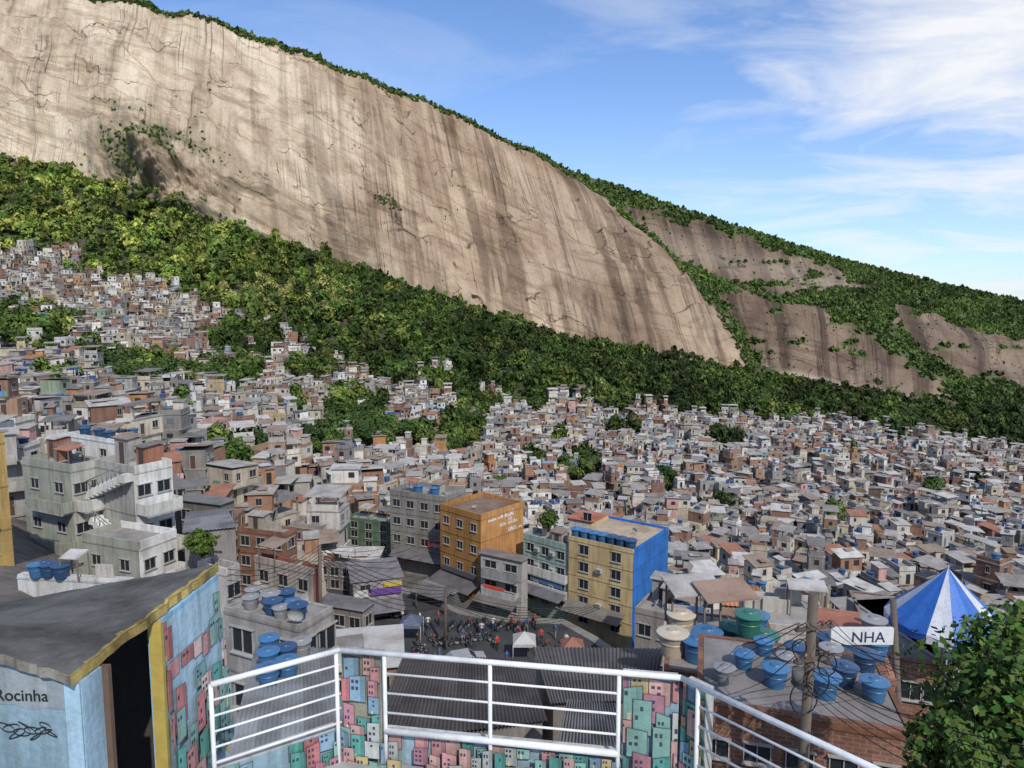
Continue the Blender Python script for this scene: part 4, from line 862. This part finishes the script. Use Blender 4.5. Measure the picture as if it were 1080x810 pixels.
for (cx0,cy0,c_,lb) in ((1.2,63.6,(.5,.5,.48),'small white peaked canopy standing in the street'),(-10.4,67.5,(.12,.14,.2),'small dark peaked canopy over a street stall'),(5.8,62.5,(.3,.12,.08),'small faded red canopy over a street stall')):
    e=empty('market_canopy',(cx0,cy0,-33.9)); T(e,lb,'canopy')
    mb=MB(); a=Vector((cx0,cy0,-30.9))
    cs=[Vector((cx0-1.1,cy0-1.1,-31.7)),Vector((cx0+1.1,cy0-1.1,-31.7)),Vector((cx0+1.1,cy0+1.1,-31.7)),Vector((cx0-1.1,cy0+1.1,-31.7))]
    for i in range(4): mb.poly([cs[i],cs[(i+1)%4],a],c_); mb.poly([cs[i]-Vector((0,0,.3)),cs[(i+1)%4]-Vector((0,0,.3)),cs[(i+1)%4],cs[i]],c_)
    mb.build('cloth_roof',[M_clean],(cx0,cy0,-33.9),e)
    for c in cs: mb=MB(); mb.cyl((c.x,c.y,-33.9),(c.x,c.y,-31.75),.03,.03,6,(.5,.5,.5)); mb.build('leg',[M_clean],(cx0,cy0,-33.9),e)
# ------------------------------------------------------------ scatter houses
cand=[]
def nearcap(u):
    return float(np.interp(u,[-100,0,210,235,330,380,430,440,600,690,700,760,900,1100],[650,650,640,680,680,670,700,712,712,690,668,655,676,694]))
rr=random.Random(11)
yy=22.0
while yy<500:
    step=5.3 if yy<110 else 5.1; xx=-.95*yy-10
    while xx<.95*yy+10:
        x=xx+rr.uniform(-1.7,1.7); y=yy+rr.uniform(-1.7,1.7); xx+=step
        b_=x/max(y,1); u=540+F*b_
        if u<-60 or u>1150: continue
        cand.append((x,y))
    yy+=step*.95
cx=np.array([c[0] for c in cand]); cy=np.array([c[1] for c in cand]); cz=H(cx,cy); cu,cv=proj(cx,cy,cz+2)
ip=inpatch(cu,cv-3); fe=favedge(cx,cy,cx/cy)
far=MB(); nfar=0; items=[]
for i,(x,y) in enumerate(cand):
    if y>fe[i]+2: continue
    if y>88 and ip[i] and rr.random()<.92: continue
    if y>fe[i]-30 and rr.random()<.35: continue
    if y<125 and any((x-a)**2+(y-b_)**2<(r+2.2)**2 for a,b_,r in CENT): continue
    items.append((y,x,cz[i],cu[i]))
items.sort()
nin=0
for (y,x,z,u) in items:
    r2=random.Random(int(x*97+y*131)); rot=.5*float(fbm(np.array([x/60]),np.array([y/60]),2,13)[0])*4+r2.choice([-.35,0,.35])+r2.uniform(-.22,.22)
    st=r2.choices([1,2,3,4],[2.5,5,3.5,1])[0]; w=r2.uniform(2.8,5.4); d=r2.uniform(2.8,5.2)
    if y<88:
        _,rc_=ray(540,nearcap(u)); zc=rc_*(y-3)
        if 395<u<665 and 28<y<88: continue
        if y<31 and u<700: continue
        if y<36 and u>=690: continue
        while st>0 and y<62 and z+st*2.6+2.0>zc: st-=1
        if st==0: continue
        if u>560 and y>=62: st=min(st,2)
        if u<430 and y>=62: st=min(st,3)
    if nin<300 and -10<u<1095:
        wins=[] if nin<190 else None
        mw=MB(); mr=MB(); nm,rn,tk=house(mw,mr,wins,x,y,z,rot,w,d,st,r2)
        e=empty('house',(x,y,z)); T(e,'%s house of %s with %s'%(nm,['one storey','two storeys','three storeys','four storeys'][st-1],rn),'house','stacked hillside houses')
        mw.build('wall',[M_paint],(x,y,z),e); mr.build('roof',[M_roof],(x,y,z),e)
        if wins:
            for (X,Y,a0,a1,hw,ax,door) in wins: put_window(e,(x,y,z),X,Y,a0,a1,hw,ax,door)
        if tk and ntank<285:
            for j in range(r2.choice([1,1,2])): tank(tk[0]+j*1.4*math.cos(rot),tk[1]+j*1.4*math.sin(rot),tk[2],r2.uniform(.85,1.1),r2.choice(['blue','blue','dark blue','dark blue','grey']),'on a hillside house')
        nin+=1
    else:
        nm,rn,tk=house(far,far,None,x,y,z,rot,w,d,st,r2); nfar+=1
        if tk and r2.random()<.6:
            for j in range(r2.choice([1,1,2])):
                X=tk[0]+j*1.4; far.cyl((X,tk[1],tk[2]),(X,tk[1],tk[2]+1.1),.5,.62,8,(.03,.1,.26) if r2.random()<.65 else (.3,.3,.3),0,True,False)
fo=far.build('hillside_houses',[M_far]); fo['kind']='stuff'; T(fo,'thousands of stacked brick and plaster houses covering the valley','houses')
# ------------------------------------------------------------ terrace railing
WHT=(.76,.76,.75)
P0=Vector((-2.1,4.51,0));P1=Vector((-1.325,5.0,0));P2=Vector((1.2,4.6,0));P3=Vector((2.75,2.85,0))
ZT,ZB,ZF=-2.58,-3.2,-3.48
def z_(p,z): return Vector((p.x,p.y,z))
PAL=[(.52,.19,.19),(.10,.35,.30),(.56,.34,.30),(.22,.35,.46),(.50,.39,.19),(.54,.26,.26),(.24,.44,.38),(.45,.47,.44),(.42,.2,.24)]
PAL2=[(.60,.24,.24),(.14,.44,.38),(.62,.38,.36),(.58,.29,.30),(.28,.50,.44),(.66,.50,.46),(.20,.40,.40)]
def mural(mb,A,Bp,z0,z1,seed,bg,side=1,dens=1.0,step=.13,pal=PAL,gk=.024):
    d=(Bp-A); L=d.length; d=d.normalized(); n=Vector((d.y,-d.x,0))*side; r=random.Random(seed); k=[0]
    def quad(P,col):
        k[0]+=1; o=n*(.0012*k[0]**.8+.002)
        P=[(max(.005,min(L-.005,x)),max(z0+.003,min(z1-.003,y))) for x,y in P]
        xs=[p[0] for p in P]; ys=[p[1] for p in P]
        if max(xs)-min(xs)<.006 or max(ys)-min(ys)<.006: return
        mb.poly([(A.x+d.x*x+o.x,A.y+d.y*x+o.y,y) for x,y in P],col)
    def rect(x0,x1,y0,y1,col,sk=0): quad([(x0,y0),(x1,y0+sk*.3),(x1,y1),(x0,y1+sk)],col)
    rect(0,L,z0,z1,bg)
    y=z1-step*.95-r.random()*step*.4
    while y>z0-step*1.6:
        x=-r.random()*step
        while x<L:
            w=r.uniform(.6,1.05)*step; h=r.uniform(1.0,1.9)*step
            if r.random()<dens:
                c=r.choice(pal); f=r.uniform(.8,1.1); c=tuple(q*f for q in c); j=r.uniform(-.35,.35)*step; sk=r.uniform(-.2,.2)*step; g=gk*step+.0015
                rect(x-g,x+w+g,y+j-g,y+h+j+g,(.05,.045,.06),sk); rect(x,x+w,y+j,y+h+j,c,sk)
                if r.random()<.6:
                    rect(x+w*.68-g*.6,x+w*.68,y+j,y+h+j,(.05,.045,.06),sk*.32); rect(x+w*.68,x+w,y+j,y+h+j,tuple(q*.72 for q in c),sk*.32)
                rows=r.randint(1,3)
                for b2 in range(rows):
                    for a in range(2): 
                        if r.random()<.8:
                            wx=x+w*(.10+.28*a); yy_=y+j+h*(.70-.26*b2); rect(wx,wx+w*.17,yy_,yy_+h*.13,(.05,.055,.10))
                if r.random()<.35: rect(x+w*.25,x+w*.42,y+j,y+j+h*.2,(.6,.53,.3))
            x+=w+r.uniform(0,.3)*step
        y-=step*1.0
e=empty('railing',(0,4.8,ZF)); T(e,'white painted metal pipe railing around the terrace','railing'); OR=(0,4.8,ZF)
mb=MB(); RT=.021
for a,b_ in ((P0,P1),(P1,P2),(P2,P3)): mb.cyl(z_(a,ZT),z_(b_,ZT),RT,RT,12,WHT)
mb.build('top_rail',[M_clean],OR,e)
mb=MB()
mb.cyl(z_(P1,ZB).lerp(z_(P2,ZB),.14),z_(P1,ZB).lerp(z_(P2,ZB),.83),.026,.026,12,WHT); mb.build('bottom_rail',[M_clean],OR,e)
for a,b_,t0,t1,nb_,zlo in ((P0,P1,0,1,5,-3.2),(P1,P2,.14,.83,3,-3.1),(P2,P3,.06,1,5,-3.35)):
    for i in range(nb_):
        z=ZT-(i+1)*((ZT-zlo)/(nb_+.3)); mb=MB(); mb.cyl(z_(a,z).lerp(z_(b_,z),t0),z_(a,z).lerp(z_(b_,z),t1),.009,.009,8,WHT); mb.build('bar',[M_clean],OR,e)
for a,b_,t in ((P0,P1,0),(P0,P1,.97),(P1,P2,.14),(P1,P2,.46),(P1,P2,.83),(P2,P3,.06),(P2,P3,.55),(P2,P3,.95)):
    p=a.lerp(b_,t); mb=MB(); mb.cyl(z_(p,ZF-.3),z_(p,ZT),.016,.016,10,WHT); mb.build('post',[M_clean],OR,e)
e=empty('parapet_wall',(0,4.8,ZF)); T(e,'low parapet wall painted with little favela houses','wall')
mb=MB()
def wallseg(a,b_,z0,z1,seed,bg,dens=.9,step=.12,th=.1):
    d=(b_-a).normalized(); n=Vector((d.y,-d.x,0))
    Q=[a,b_,b_-n*th,a-n*th]; mb.hexa([z_(p,z0) for p in Q]+[z_(p,z1) for p in Q],(.55,.55,.53))
    mural(mb,a,b_,z0+.0,z1,seed,bg,1,dens,step)
wallseg(P1+Vector((0,.05,0)),P1.lerp(P2,.125)+Vector((0,.05,0)),ZF-.1,ZT-.045,3,(.30,.30,.22),.85,.12)
wallseg(P1.lerp(P2,.845)+Vector((0,.05,0)),P2+Vector((0,.05,0)),ZF-.35,ZT-.045,5,(.24,.36,.44),.85,.15)
wallseg(P1.lerp(P2,.125)+Vector((0,.052,0)),P1.lerp(P2,.845)+Vector((0,.052,0)),ZF-.2,ZB-.05,8,(.30,.40,.45),.85,.11)
wallseg(P0+Vector((0,.05,0)),P1+Vector((-.02,.05,0)),ZF-.3,ZB-.04,9,(.27,.41,.48),.85,.12)
wallseg(P2+Vector((.03,.05,0)),P2.lerp(P3,.08)+Vector((.03,.05,0)),ZF-.3,ZT-.05,12,(.15,.36,.28),.6,.12)
mb.build('painted_wall',[M_mural],OR,e)
mb=MB(); q=((-2.0,4.2),(-.2,-1.5),(3.0,-1.5),(2.9,2.7)); mb.hexa([(x,y,ZF-.25) for x,y in q]+[(x,y,ZF) for x,y in q],(.4,.4,.38))
q=((-2.05,4.5),(2.85,2.72),(1.22,4.62),(-1.3,5.02)); mb.hexa([(x,y,ZF-.25) for x,y in q]+[(x,y,ZF-.003) for x,y in q],(.4,.4,.38))
tf=mb.build('terrace_floor',[M_paint]); tf['kind']='structure'
e=empty('building',(0,2,-12)); T(e,'concrete building that carries the painted terrace','building'); mb=MB()
Q=((-1.9,4.0),(-.2,-2.4),(3.0,-2.4),(2.8,2.6)); mb.hexa([(x,y,-13) for x,y in Q]+[(x,y,ZF-.26) for x,y in Q],(.35,.33,.3)); mb.build('wall',[M_paint],(0,2,-12),e)
# ------------------------------------------------------------ blue shack
LB=(.36,.52,.64)
Nn=Vector((-2.65,3.89,-2.2)); Ff=Vector((-2.54,5.73,-2.2)); NL=Vector((-3.6,3.95,-1.93)); BL=W(-70,652,5.9)
e=empty('shack',(-3.4,4.8,-6)); OS=(-3.4,4.8,-6); T(e,'blue painted shack with flat concrete roof and mural','shack')
mb=MB()
nu,nv=26,22; rr=random.Random(9); top_=[];bot_=[]
for i in range(nu+1):
    r0=[];r1=[]
    for j in range(nv+1):
        a=i/nu; c_=j/nv; p=(NL.lerp(Nn,a)).lerp(BL.lerp(Ff,a),c_); 
        e_=.012 if (i in(0,nu) or j in (0,nv)) else .008
        p=p+Vector((rr.uniform(-e_,e_),rr.uniform(-e_,e_),rr.uniform(-.006,.006))); r0.append(p+Vector((0,0,.03))); r1.append(p-Vector((0,0,.035)))
    top_.append(r0);bot_.append(r1)
for i in range(nu):
    for j in range(nv):
        mb.poly([top_[i][j],top_[i+1][j],top_[i+1][j+1],top_[i][j+1]],(.125,.12,.11)); mb.poly([bot_[i][j+1],bot_[i+1][j+1],bot_[i+1][j],bot_[i][j]],(.2,.2,.2))
for j in range(nv):
    f=rr.uniform(.5,1.1); mb.poly([bot_[nu][j],bot_[nu][j+1],top_[nu][j+1],top_[nu][j]],(.55*f,.40*f,.12*f)); mb.poly([bot_[0][j+1],bot_[0][j],top_[0][j],top_[0][j+1]],(.2,.2,.2))
for i in range(nu):
    f=rr.uniform(.6,1.2); mb.poly([bot_[i][0],bot_[i+1][0],top_[i+1][0],top_[i][0]],(.25*f,.23*f,.19*f)); mb.poly([bot_[i+1][nv],bot_[i][nv],top_[i][nv],top_[i+1][nv]],(.5*f,.38*f,.12*f))
for j in range(nv):
    a=top_[nu][j]; c_=top_[nu][j+1]; f=rr.uniform(.6,1.1); w_=rr.uniform(.02,.05); up=Vector((0,0,.004)); mb.poly([a+up,c_+up,c_+up+Vector((-w_,0,0)),a+up+Vector((-w_,0,0))],(.5*f,.37*f,.11*f))
mb.build('roof',[M_slab],OS,e)
mb=MB()
def sx(y): return -2.63+ (y-3.9)*.055
def seg(y0,y1,z0,z1,col): 
    mb.hexa([(sx(y0)-.1,y0,z0),(sx(y0),y0,z0),(sx(y1),y1,z0),(sx(y1)-.1,y1,z0),(sx(y0)-.1,y0,z1),(sx(y0),y0,z1),(sx(y1),y1,z1),(sx(y1)-.1,y1,z1)],col)
seg(3.95,4.14,-6.5,-2.245,LB); seg(4.8,5.68,-6.5,-2.245,(.3,.52,.7))
mural(mb,Vector((sx(4.8),4.8,0)),Vector((sx(5.68),5.68,0)),-3.7,-2.62,21,(.40,.58,.70),1,.85,.17,PAL2,.015)
mural(mb,Vector((sx(4.8),4.8,0)),Vector((sx(5.68),5.68,0)),-2.62,-2.28,22,(.42,.60,.72),1,.2,.15,PAL2,.015)
a=Vector((-2.632,3.945,0)); bq=Vector((-3.6,3.985,0)); d=(a-bq).normalized(); n=Vector((d.y,-d.x,0)); q=[bq,a,a-n*.09,bq-n*.09]
mb.hexa([z_(k,-6.5) for k in q]+[z_(q[0],-1.975),z_(q[1],-2.245),z_(q[2],-2.245),z_(q[3],-1.975)],(.24,.35,.42))
rr=random.Random(4); xs=[.10+.86*i/16 for i in range(17)]; lo=[-2.405+rr.uniform(-.018,.018) for _ in xs]; hi=[-2.25+(x-.1)*.26 +rr.uniform(-.01,.0) for x in xs]
for i in range(16):
    A=a-d*xs[i+1]+n*.004; B2=a-d*xs[i]+n*.004; f=rr.uniform(.8,1.05); mb.poly([z_(A,lo[i+1]),z_(B2,lo[i]),z_(B2,hi[i]),z_(A,hi[i+1])],(.29*f,.33*f,.35*f))
A=a-d*.10+n*.004; B2=a-d*.002+n*.004; mb.poly([z_(A,-6),z_(B2,-6),z_(B2,-2.25),z_(A,-2.24)],LB)
mb.build('wall',[M_mural],OS,e)
textmesh('Rocinha',.105,z_(a-d*.54+n*.008,-2.365),d,(0,0,1),M_black,'lettering',e,OS)
mb=MB(); pp=None
for i in range(110):
    t=i/110; ph=i*.42; p=z_(a-d*(.50-t*.32+.045*math.sin(ph*1.3))+n*.008,-2.56+.035*math.sin(ph)+.025*math.sin(ph*.37))
    if pp: mb.poly([pp-Vector((0,0,.004)),p-Vector((0,0,.004)),p+Vector((0,0,.004)),pp+Vector((0,0,.004))],(.02,.02,.02))
    pp=p
mb.build('painted_scrawl',[M_clean],OS,e)
mb=MB()
for (y0,c_,x0,x1) in ((4.76,(.5,.38,.1),-2.60,-2.56),(4.142,(.16,.1,.07),-2.62,-2.58)):
    mb.hexa([(x0-.05,y0,-6.5),(x1,y0,-6.5),(x1,y0+.038,-6.5),(x0-.05,y0+.038,-6.5),(x0-.05,y0,-2.25),(x1,y0,-2.25),(x1,y0+.038,-2.25),(x0-.05,y0+.038,-2.25)],c_)
mb.build('door_frame',[M_clean],OS,e)
mb=MB(); mb.hexa([(-3.9,4.35,-6.5),(-3.85,4.35,-6.5),(-3.4,6.0,-6.5),(-3.45,6.0,-6.5),(-3.9,4.35,-2.5),(-3.85,4.35,-2.5),(-3.4,6.0,-2.6),(-3.45,6.0,-2.6)],(.05,.045,.04))
mb.hexa([(-3.5,5.6,-6.5),(-2.66,5.6,-6.5),(-2.66,5.66,-6.5),(-3.5,5.66,-6.5),(-3.5,5.6,-2.5),(-2.66,5.6,-2.3),(-2.66,5.66,-2.3),(-3.5,5.66,-2.5)],(.06,.05,.045)); mb.build('inner_wall',[M_paint],OS,e)
# ------------------------------------------------------------ tent
e=empty('striped_tent',tuple(W(1003,672,27))); OT=W(1003,672,27); T(e,'blue and white striped peaked tarpaulin tent on roof','tent')
pk=W(1000,599,27); zr=W(1000,652,27).z
mb=MB(); prof=[(0,1),(.15,.84),(.4,.58),(.72,.27),(1.0,0)]; nseg=15; R=2.2; ph=.1
for i in range(nseg):
    a0=2*math.pi*i/nseg+ph;a1=2*math.pi*(i+1)/nseg+ph; col=(.55,.57,.60) if i%3==0 else ((.03,.15,.5) if i%3==1 else (.025,.12,.42)); am=(a0+a1)/2
    f=lambda r,a,h,s=0:(pk.x+R*r*math.cos(a),pk.y+R*r*math.sin(a),zr+(pk.z-zr)*h-s*.08*r)
    for (r0,h0),(r1,h1) in zip(prof[:-1],prof[1:]):
        if r0==0: mb.poly([f(0,a0,1),f(r1,a0,h1),f(r1,am,h1,1),f(r1,a1,h1)],col,0)
        else:
            mb.poly([f(r0,a0,h0),f(r1,a0,h1),f(r1,am,h1,1),f(r0,am,h0,1)],col,0); mb.poly([f(r0,am,h0,1),f(r1,am,h1,1),f(r1,a1,h1),f(r0,a1,h0)],col,0)
    mb.poly([f(1,a0,0),(pk.x+R*math.cos(a0),pk.y+R*math.sin(a0),zr-.35),(pk.x+R*math.cos(a1),pk.y+R*math.sin(a1),zr-.35),f(1,a1,0)],col)
mb.build('canvas',[M_clean],OT,e)
mb=MB(); mb.cyl((pk.x,pk.y,nb5['zt']),(pk.x,pk.y,pk.z+.12),.05,.04,8,(.3,.25,.2)); mb.build('tent_pole',[M_clean],OT,e)
for a in range(6):
    x=pk.x+2.1*math.cos(a*1.05); y=pk.y+2.1*math.sin(a*1.05); mb=MB(); mb.cyl((x,y,nb5['zt']),(x,y,zr),.03,.03,6,(.4,.4,.4)); mb.build('tent_pole',[M_clean],OT,e)
A=W(876,680,20);B2=W(942,680,20); sign('banner','white cloth banner with dark blue capital lettering',A,B2,.52,(.66,.66,.64),'NHA',M_navy,.48,'banner',.62)
def pole(u,vt,D,zb,tilt,label,r=.11):
    t=W(u,vt,D); b_=Vector((t.x-tilt,t.y,zb)); e=empty('utility_pole',b_); T(e,label,'utility pole')
    mb=MB(); mb.cyl(b_,t,r*1.3,r,12,(.13,.105,.085)); mb.build('shaft',[M_paint],b_,e)
    return e,t,b_
e,t,b0=pole(858,626,15,-20,.15,'weathered wooden utility pole with crossarms and wiring')
for dz in (.75,1.5):
    mb=MB(); mb.obb(t.x,t.y-.14,t.z-dz-.04,t.z-dz+.04,1.0,.08,.25,(.14,.11,.09)); mb.build('crossarm',[M_paint],b0,e)
    for k in (-.42,-.2,.2,.42):
        mb=MB(); mb.cyl((t.x+k,t.y-.14+k*.25,t.z-dz+.04),(t.x+k,t.y-.14+k*.25,t.z-dz+.16),.03,.04,8,(.25,.15,.1)); mb.build('insulator',[M_plastic],b0,e)
mb=MB(); mb.cyl((t.x-.32,t.y-.1,t.z-2.1),(t.x-.32,t.y-.1,t.z-1.75),.13,.13,14,(.12,.12,.12)); mb.build('junction_box',[M_paint],b0,e)
for k in range(4):
    mb=MB()
    for i in range(16):
        a0=i/16*6.283;a1=(i+1)/16*6.283; r_=.16+.05*k; cx0,cz0=t.x+(-.35,.3,.1,-.2)[k],t.z-1.2-.4*k
        mb.cyl((cx0+r_*math.cos(a0),t.y-.2,cz0+r_*1.3*math.sin(a0)),(cx0+r_*math.cos(a1),t.y-.2,cz0+r_*1.3*math.sin(a1)),.016,.016,5,(.02,.02,.02),0,False)
    mb.build('cable_coil',[M_plastic],b0,e)
def cable(A,Bp,sag,r=.010,n=14):
    A=Vector(A);Bp=Vector(Bp); mb=MB(); prev=None
    for i in range(n+1):
        k=i/n; p=A.lerp(Bp,k)-Vector((0,0,sag*4*k*(1-k)))
        if prev is not None: mb.cyl(prev,p,r,r,5,(.015,.015,.015),0,False)
        prev=p
    o=mb.build('overhead_cable',[M_cable],tuple(A)); T(o,'thin black overhead cable strung between poles','cable','overhead cables')
for i in range(6):
    k=(-.42,-.2,.2,.42,-.42,.2)[i]; s_=Vector((t.x+k,t.y-.14+k*.25,t.z-(.75 if i<4 else 1.5)+.16))
    cable(s_,W(1120,700+i*9,9),.4+.1*i,.008); cable(s_,W(680+8*i,650+i*4,50),1.6+.3*i,.012)
for i in range(6): cable(t-Vector((0,.1,1.6+i*.15)),W(1100,790+i*14,7),.3,.008)
for i in range(4): cable(t-Vector((0,.1,1.2+i*.3)),W(960+i*6,690+i*10,20),.3,.010)
pole(942,632,24,-22,-1.2,'leaning wooden pole beside the banner')
e3,t3_,b3=pole(337,575,58,-34,.2,'concrete street pole with cables',.15); e4,t4,b4=pole(470,620,66,-34,.1,'street pole near the shopfronts',.15)
for i in range(7): cable(t3_-Vector((0,0,.3*i)),t4-Vector((0,0,.3*i)),.8+.2*i,.03); cable(t4-Vector((0,0,.25*i)),W(600+6*i,640,68),.9+.2*i,.03); cable(t3_-Vector((0,0,.3*i)),W(240,600+6*i,48),.9,.025)
for i in range(5): cable(t3_-Vector((0,0,.3*i)),W(420+9*i,560+8*i,84),.9,.03)
def neartree(u,v,D,R,seed,nl,leaf,label,zb,br=1,flat=.9):
    c=W(u,v,D); e=empty('tree',(c.x,c.y,zb)); T(e,label,'tree')
    V,b_=leafset(nl,R,leaf,seed,flat,34,.01); g_=np.array((.05,.095,.022))*br; r=np.random.default_rng(seed); tint=np.stack([r.uniform(.8,1.6,nl),r.uniform(.8,1.3,nl),r.uniform(.6,1.2,nl)],-1)
    o=bpy.data.objects.new('crown',quadmesh('crown',V,b_[:,None]*g_[None]*tint,M_fol)); sc.collection.objects.link(o); o.parent=e; o.location=(0,0,c.z-zb)
    mb=MB(); base_=Vector((c.x,c.y,zb)); mb.cyl(base_,c-Vector((0,0,R*.5)),.12,.08,10,(.1,.08,.05)); rr=random.Random(seed)
    for i in range(9):
        a=i*2.4; mb.cyl(c-Vector((0,0,R*.6)),c+Vector((math.cos(a)*R*.7,math.sin(a)*R*.7,rr.uniform(-.3,.6)*R)),.05,.012,6,(.1,.08,.05))
    mb.build('trunk',[M_bark],(c.x,c.y,zb),e)
neartree(1068,762,10,1.45,5,6500,.07,'leafy green tree growing beside the brick building',-16,1.3,1.1)
neartree(1062,690,12,.95,6,2600,.075,'small leafy tree beside the striped tent',-17,1.5,1.0)
neartree(1000,800,9,.7,16,1800,.06,'low leafy bush beside the brick building',-13,1.1,.9)
neartree(578,548,79,1.3,8,1500,.2,'potted green tree on a rooftop terrace',-26)
neartree(212,572,50,1.2,9,1500,.18,'small green tree between the houses',-27)
neartree(920,650,38,1.3,10,1500,.16,'small dark tree behind the tanks',-30)
# ------------------------------------------------------------ world, sun, camera
wd_=bpy.data.worlds.new('World'); sc.world=wd_; wd_.use_nodes=True; nt=wd_.node_tree; nt.nodes.clear()
EL,AZ=math.radians(43),math.radians(22)
sky=N(nt,'ShaderNodeTexSky',sky_type='NISHITA'); sky.sun_disc=False; sky.sun_elevation=EL; sky.sun_rotation=math.pi-AZ; sky.air_density=1.0; sky.dust_density=.6; sky.ozone_density=2.6; sky.altitude=200
tcn=N(nt,'ShaderNodeTexCoord'); sp=N(nt,'ShaderNodeSeparateXYZ'); nt.links.new(tcn.outputs['Generated'],sp.inputs[0])
zz=N(nt,'ShaderNodeMath',operation='ADD'); nt.links.new(sp.outputs[2],zz.inputs[0]); zz.inputs[1].default_value=.16
dx=N(nt,'ShaderNodeMath',operation='DIVIDE'); nt.links.new(sp.outputs[0],dx.inputs[0]); nt.links.new(zz.outputs[0],dx.inputs[1])
dy=N(nt,'ShaderNodeMath',operation='DIVIDE'); nt.links.new(sp.outputs[1],dy.inputs[0]); nt.links.new(zz.outputs[0],dy.inputs[1])
cbn=N(nt,'ShaderNodeCombineXYZ'); nt.links.new(dx.outputs[0],cbn.inputs[0]); nt.links.new(dy.outputs[0],cbn.inputs[1])
cn1=noise(nt,mapping(nt,cbn.outputs[0],(.55,.9,1),(2.3,.4,0),(0,0,.5)),1.6,10,.6,.9)
cr=ramp(nt,[(.42,0),(.56,.5),(.72,1)]); nt.links.new(cn1,cr.inputs[0])
rx=ramp(nt,[(.0,.25),(.25,.65),(.5,1)]); nt.links.new(sp.outputs[0],rx.inputs[0])
mm=N(nt,'ShaderNodeMath',operation='MULTIPLY'); nt.links.new(cr.outputs[0],mm.inputs[0]); nt.links.new(rx.outputs[0],mm.inputs[1])
dn=N(nt,'ShaderNodeVectorMath',operation='DOT_PRODUCT'); nt.links.new(tcn.outputs['Generated'],dn.inputs[0]); dn.inputs[1].default_value=(.555,.745,.375)
cn2=noise(nt,mapping(nt,cbn.outputs[0],(.8,1.2,1),(5,1,0)),1.6,9,.62,.8)
ad=N(nt,'ShaderNodeMath',operation='MULTIPLY_ADD'); nt.links.new(cn2,ad.inputs[0]); ad.inputs[1].default_value=.2; nt.links.new(dn.outputs['Value'],ad.inputs[2])
mrn=N(nt,'ShaderNodeMapRange'); nt.links.new(ad.outputs[0],mrn.inputs[0]); mrn.inputs[1].default_value=1.05; mrn.inputs[2].default_value=1.12; mrn.inputs[3].default_value=0; mrn.inputs[4].default_value=.97
m2=N(nt,'ShaderNodeMath',operation='MAXIMUM'); nt.links.new(mm.outputs[0],m2.inputs[0]); nt.links.new(mrn.outputs[0],m2.inputs[1])
hz=ramp(nt,[(0,.35),(.1,.18),(.3,.04),(.5,.0)]); nt.links.new(sp.outputs[2],hz.inputs[0])
mx=N(nt,'ShaderNodeMath',operation='MAXIMUM'); nt.links.new(m2.outputs[0],mx.inputs[0]); nt.links.new(hz.outputs[0],mx.inputs[1])
skc=mixc(nt,sky.outputs[0],(.86,1.04,1.28),1,'MULTIPLY')
cc=mixc(nt,skc,(6.3,6.4,6.6),mx.outputs[0])
bg=N(nt,'ShaderNodeBackground'); bg.inputs[1].default_value=.148; nt.links.new(cc,bg.inputs[0]); wo=N(nt,'ShaderNodeOutputWorld'); nt.links.new(bg.outputs[0],wo.inputs[0])
sl=bpy.data.lights.new('sun','SUN'); sl.energy=3.6; sl.angle=math.radians(.5); sl.color=(1,.95,.86); so=bpy.data.objects.new('sun',sl); sc.collection.objects.link(so)
dv=Vector((math.sin(AZ)*math.cos(EL),-math.cos(AZ)*math.cos(EL),math.sin(EL))); so.rotation_euler=dv.to_track_quat('Z','Y').to_euler()
cam=bpy.data.cameras.new('camera'); cam.lens=24; cam.sensor_width=36; cam.clip_start=.05; cam.clip_end=30000; co=bpy.data.objects.new('camera',cam); co.rotation_euler=(math.pi/2-PITCH,0,0); sc.collection.objects.link(co); sc.camera=co
sc.view_settings.view_transform='Standard'; sc.view_settings.look='None'; sc.view_settings.exposure=0
